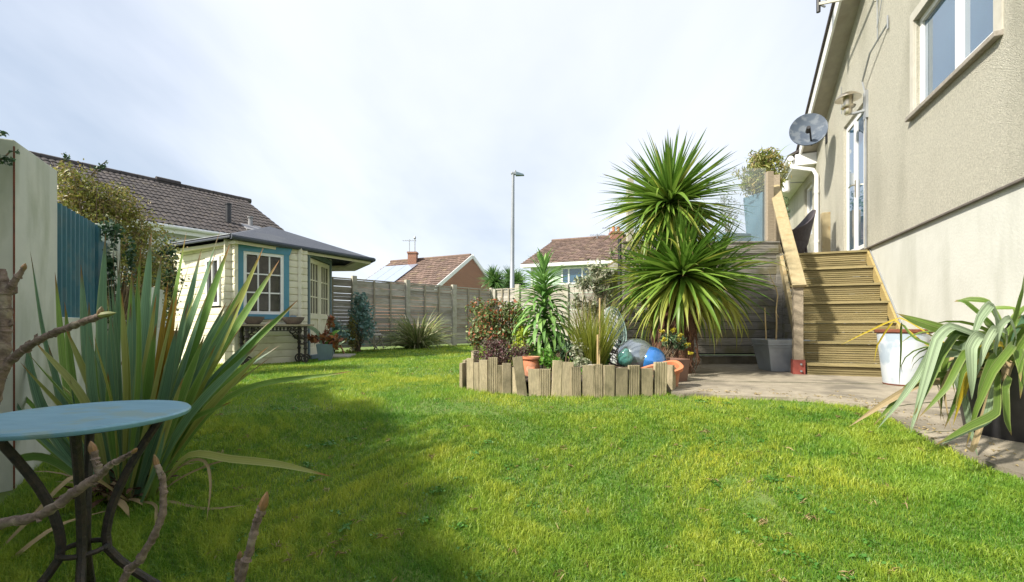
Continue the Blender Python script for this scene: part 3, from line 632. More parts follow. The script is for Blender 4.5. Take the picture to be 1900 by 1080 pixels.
# rear eave with gutter
fbox(MB(), 9.0, 12, -.2, .38, 3.20, 3.235).build('soffit', M['upvc'], house)
fbox(MB(), 9.0, 12, .38, .405, 3.19, 3.37).build('fascia', M['upvc'], house)
MB().tube([WP(8.95, .46, 3.36), WP(12, .46, 3.36)], .055, 10).build('gutter', M['upvc'], house, smooth=True)
MB().hexa([WP(9.0, .50, 3.40), WP(12, .50, 3.40), WP(12, -2.5, 4.9), WP(9.0, -2.5, 4.9), WP(9.0, .50, 3.45), WP(12, .50, 3.45), WP(12, -2.5, 4.95), WP(9.0, -2.5, 4.95)]).build('roof', M['tileA'], house)
fbox(MB(), 8.93, 8.99, -.0, .38, 3.20, 3.42).build('box_end', M['upvc'], house)
dp = [WP(9.0, .46, 3.30), WP(8.95, .44, 3.18), WP(8.75, .12, 3.02), WP(8.72, .07, 2.9), WP(8.72, .07, -.5)]
dpo = MB().tube(dp, .036, 10).build('downpipe', M['upvc'], house, smooth=True)
for z in (2.55, 1.6): MB().tube([WP(8.72, .07, z), WP(8.72, .07, z + .05)], .045, 10).build('pipe_clip', M['upvc'], dpo, smooth=True)
# window
wn_ = MB()
def frame_ring(mb, s0, s1, z0, z1, w, o0, o1):
    fbox(mb, s0, s1, o0, o1, z0, z0 + w); fbox(mb, s0, s1, o0, o1, z1 - w, z1)
    fbox(mb, s0, s0 + w / UL, o0, o1, z0 + w, z1 - w); fbox(mb, s1 - w / UL, s1, o0, o1, z0 + w, z1 - w)
win = MB(); frame_ring(win, WIN[0], WIN[1], WIN[2], WIN[3], .055, -.09, -.03); fbox(win, 4.27, 4.33, -.09, -.03, WIN[2] + .055, WIN[3] - .055)
wo_ = win.build('window', M['upvc'], house)
ca = MB(); frame_ring(ca, WIN[0] + .055, 4.27, WIN[2] + .055, WIN[3] - .055, .045, -.08, -.015); ca.build('casement', M['upvc'], wo_, bevel=.004)
fbox(MB(), 4.33, WIN[1] - .05, -.065, -.055, WIN[2] + .055, WIN[3] - .055).build('pane', M['glass'], wo_)
fbox(MB(), WIN[0] + .095, 4.23, -.065, -.055, WIN[2] + .1, WIN[3] - .1).build('pane', M['glass'], wo_)
fbox(MB(), WIN[0] - .1, WIN[1] + .08, -.028, .075, WIN[2] - .045, WIN[2]).build('sill', M['sill'], wo_, bevel=.006)
b_ = MB(); fbox(b_, WIN[1], WIN[1] + .07, .0, .032, WIN[2], WIN[3] + .1); fbox(b_, WIN[0] - .1, WIN[0], .02, .032, WIN[2], WIN[3] + .1); fbox(b_, WIN[0], WIN[1], .02, .032, WIN[3], WIN[3] + .1)
b_.build('surround', M['band'], wo_)
# french door
dr = MB(); frame_ring(dr, DOOR[0], DOOR[1], DOOR[2], DOOR[3], .04, -.08, -.02); d_ = dr.build('door', M['upvc'], house)
mid_ = (DOOR[0] + DOOR[1]) / 2
for a, b in ((DOOR[0] + .047, mid_ - .002), (mid_ + .002, DOOR[1] - .047)):
    lf = MB(); frame_ring(lf, a, b, DOOR[2] + .05, DOOR[3] - .05, .06, -.07, -.005); lf.build('door_leaf', M['upvc'], d_, bevel=.003)
    fbox(MB(), a + .054, b - .054, -.03, -.02, DOOR[2] + .108, DOOR[3] - .108).build('pane', M['glass'], d_)
hn = MB(); fbox(hn, mid_ - .045, mid_ - .02, -.005, .01, 1.95, 2.2); hn.tube([WP(mid_ - .03, .0, 2.13), WP(mid_ - .03, .05, 2.13), WP(mid_ + .10, .05, 2.13)], .01, 6); hn.build('handle', M['steel'], d_)
fbox(MB(), DOOR[0] - .03, DOOR[1] + .03, -.05, .06, DOOR[2] - .03, DOOR[2]).build('threshold', M['sill'], d_)
rw = MB(); frame_ring(rw, RW[0], RW[1], RW[2], RW[3], .06, -.12, -.05); fbox(rw, RW[0], RW[1], -.12, -.05, 2.4, 2.46); r_ = rw.build('window', M['upvc'], house)
fbox(MB(), RW[0] + .06, RW[1] - .06, -.1, -.09, RW[2] + .06, RW[3] - .06).build('pane', M['glass'], r_)
# room behind the openings
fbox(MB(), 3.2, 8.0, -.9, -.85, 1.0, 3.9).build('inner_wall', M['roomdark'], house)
# cables on the wall
cb = MB(); cb.tube([WP(5.93, .045, 4.45), WP(5.93, .04, 3.72)], .006, 5); cb.tube([WP(5.55, .04, 4.6), WP(5.9, .045, 3.95), WP(5.93, .045, 3.9)], .006, 5); cb.tube([WP(7.4, .035, 3.9), WP(7.39, .035, 3.45)], .005, 5)
cb.tube([WP(6.33, .04, 2.9), WP(6.33, .04, 1.1)], .012, 5); cb.build('cable', M['gal'], house)
hk = MB(); hk.tube([WP(6.33, .04, 3.2), WP(6.33, .08, 3.42), WP(6.0, .10, 3.62), WP(5.62, .04, 3.75)], .012, 6); hk.tube([WP(5.62, .04, 3.68), WP(5.62, .04, 3.85)], .01, 6); hk.build('conduit', M['gal'], house)
# patio heater on the wall
ht = thing('wall_heater', 'stainless steel mushroom patio heater mounted above the french door', 'patio heater', WP(6.42, .30, 3.1))
hc = WP(6.42, .22, 3.12)
MB().lathe([(.02, .21), (.10, .19), (.155, .14), (.16, .125), (.10, .13)], hc, 24).build('heater_cap', M['steel'], ht, smooth=True)
MB().lathe([(.035, -.10), (.05, -.08), (.05, -.02), (.085, .0), (.09, .02), (.055, .03), (.06, .13)], hc, 20).build('burner', M['steel'], ht, smooth=True)
ar = MB(); ar.tube([hc + Vector((0, 0, -.08)), WP(6.40, .15, 3.02), WP(6.36, .03, 3.02)], .02, 8); fbox(ar, 6.30, 6.40, .02, .05, 2.9, 3.28); ar.build('bracket', M['gal'], ht)
# satellite dish
sdh = thing('satellite_dish', 'grey oval satellite dish on a bracket near the far end of the gable', 'satellite dish', WP(8.25, .02, 3.45))
dc = P(1499, 246, 7.85)
ax = Vector((-.42, -.78, .30)).normalized(); mx_ = ax.to_track_quat('Z', 'X').to_matrix()
prof = [(r_ * .325, .09 * r_ * r_) for r_ in (.001, .2, .4, .6, .8, 1.0)]; prof2 = [(r_ * .33, .09 * r_ * r_ - .012) for r_ in (1.0, .8, .6, .4, .2, .001)]
MB().lathe(prof + prof2, dc, 32, sx=1.0, sy=.86, M=mx_).build('reflector', M['dish'], sdh, smooth=True)
lnb = dc + ax * .34 + Vector((-.02, 0, -.14)); am = MB(); am.tube([dc + mx_ @ Vector((0, 0, 0)) + Vector((.03, -.05, -.24)), lnb + Vector((.02, 0, -.02))], .014, 6); am.build('arm', M['blackplastic'], sdh)
MB().tube([lnb, lnb - ax * .11], [.03, .04], 10).build('receiver', M['blackplastic'], sdh)
bk = MB(); bk.tube([dc - ax * .02, dc - ax * .12, WP(8.25, .10, 3.47), WP(8.25, .02, 3.47)], .022, 8); fbox(bk, 8.2, 8.3, .02, .035, 3.32, 3.62); bk.tube([dc - ax * .03 + Vector((0, 0, .1)), WP(8.25, .03, 3.58)], .012, 6); bk.build('bracket', M['blackplastic'], sdh)
# tv aerial bracket at the verge
ta = thing('aerial_bracket', 'pale metal aerial boom reaching out from the gable wall past the bargeboard', 'aerial', WP(6.0, .02, 4.35))
bm_ = MB(); e0 = WP(5.98, .02, 4.40); e1 = WP(6.55, .55, 4.78); bm_.bar(e0, e1, .035, .035); bm_.tube([e0 + Vector((0, 0, -.02)), e0 + Vector((-.05, -.02, -.14))], .012, 6); bm_.build('boom', M['band'], ta)
MB().tube([e1 + Vector((0, 0, -.12)), e1 + Vector((0, 0, 1.2))], .028, 10).build('mast', M['blackplastic'], ta, smooth=True)
mm_ = MB()
for k in range(3): mm_.bar(e1 + Vector((.02 + .02 * k, -.02, .05 * k - .03)), e1 + Vector((.12, .03 - .02 * k, .04 * k - .02)), .02, .02)
mm_.build('clamp', M['gal'], ta)
# ================================================================== DECK
DY = 6.75; DX0 = 1.66; DX1 = 3.93
deck = thing('raised_deck', 'raised garden deck clad in weathered grooved boards behind the palm', 'deck', V(2.8, 7.6, -.6))
def grooved(L, h, t, k=6, d=.004, top=False):
    """board along +x from 0, grooves on its -y face, height h"""
    prof = []; st = h / k
    for i in range(k):
        z0 = i * st; prof += [(0 if 1 else 0, z0 + st * .04), (0, z0 + st * .62), (d, z0 + st * .72), (d, z0 + st * .98)]
    prof = [(y, z) for y, z in prof] + [(t, h), (t, 0)]
    m = MB(); n = len(prof); m.v = [(0, y, z) for y, z in prof] + [(L, y, z) for y, z in prof]
    m.f = [tuple(range(n)), tuple(reversed(range(n, 2 * n)))] + [(i, n + i, n + (i + 1) % n, (i + 1) % n) for i in range(n)]
    return m
L1 = DX1 - 2.70; br = random.Random(9)
me1 = grooved(DX1 - 2.735, .108, .028, 6).mesh('cladding_board', M['clad']); me2 = grooved(2.725 - DX0, .108, .028, 6).mesh('cladding_board', M['clad'])
k = 0; z = -.40
while z < 1.05:
    for (xx, mee) in ((2.735, me1), (DX0, me2)):
        put('cladding_board', mee, deck, (xx + br.uniform(-.003, .003), DY - .028 + br.uniform(-.003, .003), CZ + z), (0, br.uniform(-.0015, .0015), 0))
    z += .117
capm = MB().box((DX0 - .02, DY - .05, CZ + 1.075), (DX1 + .0, DY + .10, CZ + 1.235)).mesh('x')
cl = grooved(DX1 - DX0 + .02, .075, .05, 3).mesh('cap_board', M['clad'])
put('cap_board', cl, deck, (DX0 - .02, DY - .045, CZ + 1.075)); put('cap_board', cl, deck, (DX0 - .02, DY - .04, CZ + 1.153))
MB().box((DX0 - .03, DY - .055, CZ + 1.229), (DX1 + .02, DY + .10, CZ + 1.25)).build('cap_rail', M['clad'], deck, bevel=.003)
for x in (DX0 + .03, 2.72, DX1 - .06): MB().box((x - .045, DY + .002, gz(x, DY) - .05), (x + .045, DY + .092, CZ + 1.03)).build('post', M['clad'], deck)
MB().box((DX1 - .02, DY - .03, CZ - .56), (DX1 + .10, DY + .06, CZ + 1.07)).build('corner_post', M['clad'], deck)
for i in range(25):
    y0 = DY + .11 + i * .145
    x1 = 2.46 + .397 * y0 - .02
    if 1: put('deck_board', MB().box((0, 0, 0), (x1 - DX0, .139, .027)).mesh('deck_board', M['step_board']), deck, (DX0, y0, CZ + 1.038))
MB().box((DX0, DY + .11, CZ + .90), (DX0 + .04, 10.3, CZ + 1.03)).build('joist', M['clad'], deck)
MB().box((DX0, DY + .03, CZ - .42), (DX1, DY + .045, CZ + 1.06)).build('gap_shade_sheet', M['blackplastic'], deck)  # added black sheet, puts dark shade into the gaps between boards
MB().hexa([WP(5.1, 1.02, -.56), WP(6.6, 1.02, -.56), WP(6.6, 1.01, -.56), WP(5.1, 1.01, -.56), WP(5.2, 1.02, -.4), WP(6.6, 1.02, .9), WP(6.6, 1.01, .9), WP(5.2, 1.01, -.4)]).build('gap_shade_sheet', M['blackplastic'], deck)  # same added black sheet, shades the gaps of the stair side boards
# concrete blocks under the cladding
fb = thing('concrete_footing', 'low concrete ledge with loose blocks under the deck cladding', 'footing', V(3, 6.9, -.6))
MB().box((2.5, 6.9, CZ - .66), (3.9, 7.15, CZ - .46)).build('ledge', M['concrete'], fb, bevel=.01)
for (x, w) in ((2.42, .16), (2.68, .2)): MB().obox((x, 6.72, CZ - .53), (w, .14, .12), (0, .05, .3)).build('block', M['sill'], fb, bevel=.02)
wp_ = MB().box((1.45, 7.1, CZ - .62), (2.25, 7.14, CZ + .28)); o = wp_.build('white_board', M['whitewall']); o['label'] = 'plain white painted board standing low behind the palm trunks'; o['category'] = 'board'
# stairs
st = thing('garden_stairs', 'seven rise timber decking stairs with a sloping handrail up to the deck', 'stairs', WP(5.6, .5, -.6))
ang = math.atan2(-.369, .929)
rb = grooved(1.0, .108, .032, 4, .011).mesh('riser_board', M['step_board'])
tb_v = grooved(1.015, .112, .028, 5, .006)
tb = MB(); tb.v = [(x, z_, .028 - y) for x, y, z_ in tb_v.v]; tb.f = [tuple(reversed(f_)) for f_ in tb_v.f]; tbm = tb.mesh('tread_board', M['step_board'])
zs = [1.065 - .25 * k for k in range(7)]; ss = [6.33 - .228 * k for k in range(7)]
for k in range(7):
    s_, zt = ss[k], zs[k]; zb = zs[k + 1] if k < 6 else -.575
    h = zt - .03 - zb
    nb_ = 2 if h > .15 else 1; hh = h / nb_
    for j in range(nb_):
        p = WP(s_ + .012, 1.03, zb + j * hh + .001)
        put('riser_board', rb, st, p, (br.uniform(-.01, .01), br.uniform(-.002, .002), ang), scale=(1, 1, (hh - .004) / .108))
    if k > 0:
        for j in range(2):
            p = WP(s_ - .012 + j * .114 / UL, 1.035, zt - .029); put('tread_board', tbm, st, p, (0, br.uniform(-.002, .002), ang))
p = WP(ss[0] - .012, 1.035, zs[0] - .03); put('tread_board', tbm, st, p, (0, 0, ang))
# stringers
def sl(s_): return 1.065 - (6.33 - s_) / .228 * .25
def slb(s0, s1, o0, o1, d0, d1): return MB().hexa([WP(s0, o1, sl(s0) + d0), WP(s1, o1, sl(s1) + d0), WP(s1, o0, sl(s1) + d0), WP(s0, o0, sl(s0) + d0), WP(s0, o1, sl(s0) + d1), WP(s1, o1, sl(s1) + d1), WP(s1, o0, sl(s1) + d1), WP(s0, o0, sl(s0) + d1)])
slb(5.02, 6.5, 1.045, 1.09, -.22, -.02).build('stringer', M['timber_rail'], st)
slb(4.96, 6.36, .004, .028, -.2, -.01).build('stringer', M['timber_new'], st)
slb(4.9, 6.38, .0, .012, .03, .042).build('trim_strip', M['gal'], st)
# cladding on the stair side
sb_i = 0; z = -.55
while z < .95:
    s0 = max(5.1, 6.33 - .228 * (1.065 - z) / .25 + .10)
    Lb = (6.62 - s0) * UL
    if Lb > .1: put('side_board', grooved(Lb, .113, .02, 5).mesh('side_board', M['clad']), st, WP(6.62, 1.055, z), (0, 0, math.atan2(-.929, -.369)))
    z += .117
nw = thing('newel_tmp', 'x', 'x'); bpy.data.objects.remove(nw)
def npost(s_, o_, z0, z1, w, mat, name='newel_post'):
    m = MB(); fbox(m, s_ - w / 2 / UL, s_ + w / 2 / UL, o_ - w / 2, o_ + w / 2, z0, z1); return m.build(name, mat, st, bevel=.004)
npost(5.02, 1.12, -.575, .50, .10, M['oldwood'])
m = MB(); fbox(m, 4.955, 5.085, 1.055, 1.18, -.572, -.40); nb = m.build('post_bracket', M['redmetal'], st)
for dz in (-.45, -.53): m = MB(); c = WP(4.945, 1.10, dz); m.tube([c, c + Vector((-.005, -.012, 0))], .012, 8); m.build('bolt', M['gal'], nb)
npost(6.62, 1.10, 1.0, 2.32, .115, M['oldwood'])
hr = MB(); a = WP(4.93, 1.12, .47); b = WP(6.66, 1.12, 2.23)
hr.bar(a, b, .145, .042); hr.build('handrail', M['timber_rail'], st, bevel=.006)
# end post at the wall, glass balustrade
bal = thing('glass_balustrade', 'clear glass balustrade with timber posts along the edge of the deck', 'balustrade', V(2.8, 6.83, 1.25))
for x in (DX0 + .1, 3.84): MB().box((x - .045, DY + .0, CZ + 1.252), (x + .045, DY + .09, CZ + (2.30 if x > 2 else 2.2))).build('post', M['oldwood'] if x > 2 else M['fence_post'], bal, bevel=.003)
for a, b in ((DX0 + .15, 2.72), (2.74, 3.79)):
    MB().box((a, DY + .04, CZ + 1.262), (b, DY + .05, CZ + 2.36)).build('glass_panel', M['clearglass'], bal)
m = MB(); fbox(m, 7.6, 7.72, .13, .25, 1.07, 1.92); o = m.build('timber_post', M['timber_rail'], bevel=.004); o['label'] = 'short square timber post on the deck beside the house wall'; o['category'] = 'post'
# ================================================================== ON THE DECK
def mark(o, label, cat, group=None):
    o['label'] = label; o['category'] = cat
    if group: o['group'] = group
    return o
pb = V(4.0, 7.3, 1.066); H_ = 1.02
t = thing('tall_planter', 'tall tapering blue grey square planter on the deck holding the bamboo', 'planter', pb)
def sqpot(parent, c, w0, w1, h, mat, wall=.02, name='pot_body', rot=0.0, soil=True):
    M3 = Matrix.Rotation(rot, 3, 'Z'); c = Vector(c)
    def ring(w, z): return [c + M3 @ Vector((sx * w / 2, sy * w / 2, z)) for sx, sy in ((-1, -1), (1, -1), (1, 1), (-1, 1))]
    r = [ring(w0, 0), ring(w1, h), ring(w1 - 2 * wall, h), ring(w1 - 2 * wall - .01, h - .06)]
    m = MB(); m.v = [tuple(p) for q in r for p in q]
    m.f = [(3, 2, 1, 0)] + [(a * 4 + i, a * 4 + (i + 1) % 4, (a + 1) * 4 + (i + 1) % 4, (a + 1) * 4 + i) for a in range(3) for i in range(4)]
    o = m.build(name, mat, parent, bevel=.006)
    if soil:
        q = ring(w1 - 2 * wall - .012, h - .05); s_ = MB(); s_.add(q, [(0, 1, 2, 3)]); s_.build('soil', M['soil'], parent)
    return o
sqpot(t, pb, .26, .37, H_, M['blueplanter'], rot=.35)
bb = thing('bamboo_plant', 'bushy yellow green bamboo growing in the tall blue planter on the deck', 'bamboo', pb + Vector((0, 0, H_ - .05)))
bl = [(4.02, 7.3, CZ + 2.42, .33, .3, .30), (4.05, 7.3, CZ + 2.68, .24, .2, .16), (3.95, 7.25, CZ + 2.25, .32, .28, .18)]
leaf_cloud('foliage', bl, 2600, .10, M['bamboo'], bb, 11, aspect=5, shell=.5)
twigs(bb, pb + Vector((0, 0, H_ - .06)), bl, 22, .006, M['cane'], 4)
sp = []
for i in range(34):
    a = random.uniform(0, 6.28); e = random.uniform(.1, 1.2); b0 = Vector((4.05 + .15 * math.cos(a), 7.3 + .15 * math.sin(a), CZ + random.uniform(2.35, 2.7)))
    Mx = Matrix.Rotation(a, 3, 'Z'); sp.append(([b0 + Mx @ q for q in arc_pts(random.uniform(.22, .36), 1.3, 5, e)], .02))
join_strips('leaf_blades', sp, M['str_green'], bb, kind='stuff')
t = thing('low_planter', 'low wide blue grey pot on the deck behind the glass', 'planter', V(3.58, 7.5, 1.066)); sqpot(t, V(3.58, 7.5, 1.066), .42, .50, .42, M['blueplanter'], rot=.2)
t = thing('silver_shrub', 'wispy silver grey shrub in the low blue pot on the deck', 'shrub', V(3.58, 7.5, 1.45))
bl = [(3.60, 7.5, CZ + 1.85, .22, .2, .34), (3.5, 7.5, CZ + 2.1, .12, .12, .2)]; leaf_cloud('foliage', bl, 420, .05, M['silverbush'], t, 12, aspect=3, shell=.6); twigs(t, V(3.58, 7.5, 1.44), bl, 12, .005, M['twig'], 8)
t = thing('potted_shrub', 'small dark leaved shrub on the deck behind the wicker chair', 'shrub', V(5.2, 9.1, 1.066))
bl = [(5.25, 9.1, CZ + 2.2, .22, .2, .38), (5.45, 9.2, CZ + 2.35, .15, .15, .3)]; leaf_cloud('foliage', bl, 500, .06, M['euph'], t, 13, aspect=2, shell=.6); twigs(t, V(5.25, 9.1, 1.3), bl, 12, .006, M['twig'], 9); MB().lathe([(.13, 0), (.17, .3), (.15, .3), (.14, .26)], V(5.25, 9.1, 1.066), 16).build('pot', M['blackplastic'], t)
# wicker chair: curved shell back, seat, legs
wc = thing('wicker_chair', 'dark woven wicker armchair on the deck behind the stair rail', 'chair', V(4.55, 7.45, 1.066))
m = MB(); n = 18; c0 = Vector((4.55, 7.45, CZ + 1.066)); vs = []
for i in range(n + 1):
    a = R(-215 + 250 * i / n) + R(50)
    hgt = .42 + .40 * math.exp(-((i - 11) / 4.5) ** 2)
    for (rr_, zz_) in ((.26, .28), (.36, hgt), (.33, hgt), (.235, .28)): vs.append(c0 + Vector((rr_ * math.cos(a), rr_ * math.sin(a), zz_)))
m.v = [tuple(v) for v in vs]
for i in range(n):
    for j in range(4): m.f.append((i * 4 + j, (i + 1) * 4 + j, (i + 1) * 4 + (j + 1) % 4, i * 4 + (j + 1) % 4))
m.f += [(0, 1, 2, 3), tuple(n * 4 + q for q in (3, 2, 1, 0))]
m.build('backrest', M['wicker'], wc, smooth=True)
MB().lathe([(.20, .10), (.26, .28), (.26, .42), (.22, .44)], c0, 20).build('seat', M['wicker'], wc, smooth=True)
for sx in (-1, 1):
    for sy in (-1, 1): MB().tube([c0 + Vector((sx * .17, sy * .17, 0)), c0 + Vector((sx * .16, sy * .16, .2))], .018, 6).build('leg', M['wicker'], wc)
ln_ = thing('hanging_lantern', 'small white lantern hanging from a bracket at the far end of the house', 'lantern', V(5.55, 9.15, 2.75))
lc = P(1459, 345, 9.2); m = MB(); m.lathe([(.02, .12), (.07, .10), (.06, .06), (.075, -.08), (.06, -.12), (.02, -.13)], lc, 14); m.build('lamp_body', M['upvc'], ln_, smooth=True)
m = MB(); m.tube([lc + Vector((0, 0, .12)), lc + Vector((.02, 0, .18)), lc + Vector((.2, .3, .16)), P(1492, 338, 9.9)], .010, 6); m.build('bracket', M['gal'], ln_)
# ================================================================== POTS ON THE PATIO
gp = Vector((3.44, 5.85, gz(3.4, 5.8) + .03))
t = thing('grey_square_planter', 'square grey plastic planter holding bare sticks at the foot of the stairs', 'planter', gp)
sqpot(t, gp, .36, .50, .40, M['greyplastic'], rot=-.1)
for dz in (.31, .34):
    m = MB(); M3 = Matrix.Rotation(-.1, 3, 'Z'); w = .36 + .14 * (dz / .4) + .012
    for i, (sx, sy) in enumerate(((0, -1), (1, 0), (0, 1), (-1, 0))):
        c = gp + M3 @ Vector((sx * w / 2, sy * w / 2, dz)); m.obox(c, (w if sx == 0 else .01, .01 if sx == 0 else w, .012), (0, 0, -.1))
    m.build('rim_band', M['greyplastic'], t)
t = thing('bare_sapling', 'bare thin brown sapling with a crooked top in the grey planter', 'sapling', gp + Vector((.06, 0, .34)))
pts = [P(1440, 632, 5.85), P(1441, 600, 5.85), P(1440, 575, 5.86), P(1443, 548, 5.86), P(1440, 535, 5.86), P(1430, 515, 5.86), P(1427, 500, 5.86)]
MB().tube([pts[0] + Vector((0, 0, -.1))] + pts, [.011, .011, .009, .008, .008, .006, .004, .002], 7).build('stem', M['cane'], t, smooth=True)
m = MB(); m.tube([P(1441, 582, 5.85), P(1446, 590, 5.83)], [.004, .002], 5); m.tube([P(1436, 520, 5.86), P(1439, 505, 5.88)], [.003, .001], 5); m.build('twig', M['cane'], t)
MB().tube([P(1422, 640, 5.78), P(1419, 571, 5.78)], .008, 7).build('cane', M['cane'])
mark(bpy.data.objects['cane'], 'straight pale bamboo cane standing in the grey planter', 'cane')
# white rusty bucket
bc = Vector((3.80, 4.42, gz(3.8, 4.4) + .03)); t = thing('enamel_bucket', 'tall white enamel tub with a rusty rim standing by the stairs', 'bucket', bc)
MB().lathe([(.15, 0), (.155, .01), (.205, .515), (.195, .515), (.15, .1), (.001, .1)], bc, 32).build('bucket_body', M['bucket'], t, smooth=True)
MB().lathe([(.206, .50), (.222, .512), (.222, .535), (.2, .54), (.192, .52)], bc, 32).build('rim', M['rust'], t, smooth=True)
m = MB(); m.tube([bc + Vector((.09, -.19, .44)), bc + Vector((.12, -.205, .42)), bc + Vector((.10, -.20, .36)), bc + Vector((.09, -.185, .26))], [.010, .012, .008, .003], 6); m.build('handle_lug', M['rust'], t)
m = MB(); m.lathe([(.152, -.002), (.158, .012), (.152, .018)], bc, 32); m.build('foot_ring', M['rust'], t)
# black pot with strappy plant
bp_ = Vector((3.02, 2.75, gz(3, 2.7) + .02)); t = thing('black_pot', 'large round black plastic pot at the right edge holding a strappy plant', 'pot', bp_)
MB().lathe([(.20, 0), (.205, .01), (.26, .40), (.275, .40), (.28, .45), (.255, .45), (.24, .38), (.001, .38)], bp_, 40).build('pot_body', M['blackplastic'], t, smooth=True)
# ---- strappy plant leaves
stp = thing('strap_leaved_plant', 'large plant with long drooping grey green and yellow strap leaves in the black pot', 'plant', bp_ + Vector((0, 0, .38)))
SM = {'g': M['str_green'], 's': M['str_grey'], 'y': M['str_yellow'], 'd': M['ph_dead'], 'b': M['ph_blue']}
def pxleaf(parent, mk, pts, w, up=(0, -1, .6), n=14, fold=.25, roll=0.0, prof=phprof, name='leaf', crease=0.0):
    me = strip_mesh(name, [P(*p) if len(p) == 3 else Vector(p) for p in pts], w, fold, up, prof, mk, roll, n, crease)
    o = worg(parent); me.transform(Matrix.Translation(-o)); return put(name, me, parent, o)
C0 = (1862, 690, 2.72)
strap = [
 ('g', [C0, (1840, 625, 2.66), (1780, 618, 2.6), (1720, 600, 2.58), (1662, 581, 2.6)], .075),
 ('g', [C0, (1835, 640, 2.6), (1770, 625, 2.52), (1700, 600, 2.5), (1668, 584, 2.5)], .06),
 ('s', [C0, (1830, 632, 2.62), (1765, 606, 2.48), (1738, 630, 2.42), (1712, 720, 2.4), (1690, 803, 2.4)], .075),
 ('g', [C0, (1820, 630, 2.6), (1775, 618, 2.5), (1745, 660, 2.42), (1720, 720, 2.4), (1696, 770, 2.4)], .06),
 ('s', [C0, (1845, 640, 2.55), (1815, 622, 2.4), (1800, 645, 2.33), (1802, 700, 2.32), (1803, 742, 2.33)], .085),
 ('s', [C0, (1850, 600, 2.7), (1838, 565, 2.66), (1818, 590, 2.6), (1800, 640, 2.56)], .075),
 ('g', [C0, (1855, 600, 2.8), (1830, 560, 2.85), (1800, 556, 2.9), (1770, 560, 2.95)], .07),
 ('g', [C0, (1845, 610, 2.7), (1820, 585, 2.7), (1790, 560, 2.72), (1772, 557, 2.75)], .05),
 ('y', [C0, (1838, 660, 2.5), (1810, 665, 2.42), (1790, 710, 2.38), (1768, 790, 2.38)], .055),
 ('g', [C0, (1830, 650, 2.5), (1790, 655, 2.4), (1755, 720, 2.36), (1705, 775, 2.4)], .05),
 ('s', [C0, (1830, 640, 2.55), (1790, 640, 2.5), (1770, 690, 2.46), (1790, 745, 2.44), (1800, 800, 2.4), (1815, 850, 2.38)], .06),
 ('g', [C0, (1880, 640, 2.4), (1875, 645, 2.3), (1840, 690, 2.26), (1810, 760, 2.25), (1792, 832, 2.25)], .04),
 ('g', [C0, (1860, 655, 2.45), (1840, 670, 2.35), (1822, 720, 2.3), (1812, 770, 2.3)], .07),
 ('g', [C0, (1850, 700, 2.4), (1847, 765, 2.2), (1800, 790, 2.15), (1735, 826, 2.12)], .055),
 ('s', [C0, (1845, 720, 2.38), (1830, 778, 2.22), (1790, 798, 2.17), (1748, 824, 2.12)], .04),
 ('g', [C0, (1810, 640, 2.6), (1760, 640, 2.5), (1722, 700, 2.45), (1700, 785, 2.45)], .05),
 ('g', [C0, (1850, 640, 2.5), (1822, 650, 2.42), (1785, 690, 2.36), (1772, 760, 2.34)], .05),
 ('y', [C0, (1860, 640, 2.6), (1830, 640, 2.5), (1802, 680, 2.44), (1790, 740, 2.42)], .04),
 ('g', [C0, (1840, 660, 2.5), (1800, 680, 2.45), (1778, 730, 2.4), (1752, 796, 2.38)], .045),
 ('d', [C0, (1790, 700, 2.55), (1700, 715, 2.5), (1640, 748, 2.5), (1575, 792, 2.55)], .035),
 ('g', [C0, (1780, 690, 2.5), (1700, 705, 2.5), (1660, 745, 2.5), (1620, 790, 2.5)], .032),
 ('s', [C0, (1790, 650, 2.5), (1735, 640, 2.45), (1700, 700, 2.42), (1668, 745, 2.42), (1628, 796, 2.45)], .05),
 ('s', [C0, (1800, 660, 2.5), (1745, 660, 2.45), (1712, 730, 2.42), (1688, 798, 2.42)], .06),
 ('g', [C0, (1790, 650, 2.6), (1757, 660, 2.55), (1748, 700, 2.5), (1745, 780, 2.5)], .03),
 ('d', [C0, (1800, 680, 2.5), (1760, 690, 2.45), (1740, 740, 2.42), (1755, 790, 2.42)], .018),
 ('d', [C0, (1800, 690, 2.5), (1770, 670, 2.48), (1752, 730, 2.45), (1765, 800, 2.42)], .016),
 ('g', [C0, (1700, 630, 2.8), (1672, 600, 2.9), (1671, 650, 2.9), (1668, 720, 2.9)], .022),
 ('y', [C0, (1720, 640, 2.9), (1660, 595, 3.2), (1628, 640, 3.3), (1622, 672, 3.3)], .012),
 ('y', [C0, (1740, 630, 2.9), (1670, 590, 3.2), (1600, 620, 3.4), (1560, 640, 3.5)], .012),
 ('g', [C0, (1880, 600, 2.7), (1895, 540, 2.6), (1902, 500, 2.5)], .03),
 ('b', [C0, (1880, 620, 2.6), (1900, 590, 2.5), (1935, 600, 2.4)], .08),
 ('g', [C0, (1885, 620, 2.8), (1885, 575, 2.9), (1845, 572, 3.0), (1815, 590, 3.05)], .06),
 ('s', [C0, (1885, 630, 2.5), (1872, 590, 2.45), (1855, 605, 2.4), (1845, 650, 2.4), (1848, 700, 2.38)], .05),
 ('g', [C0, (1900, 660, 2.4), (1905, 660, 2.3), (1895, 690, 2.25), (1893, 740, 2.25)], .07),
 ('g', [C0, (1872, 700, 2.38), (1865, 720, 2.28), (1868, 780, 2.27), (1877, 808, 2.27)], .03),
 ('g', [C0, (1910, 620, 2.7), (1940, 560, 2.7), (1980, 560, 2.6)], .08),
 ('b', [C0, (1930, 650, 2.6), (1960, 640, 2.5), (1990, 700, 2.4)], .08),
 ('s', [C0, (1868, 620, 2.5), (1845, 610, 2.42), (1828, 640, 2.35), (1812, 700, 2.34)], .06),
 ('d', [C0, (1840, 720, 2.4), (1815, 800, 2.3), (1802, 835, 2.2), (1790, 828, 2.15)], .03),
]
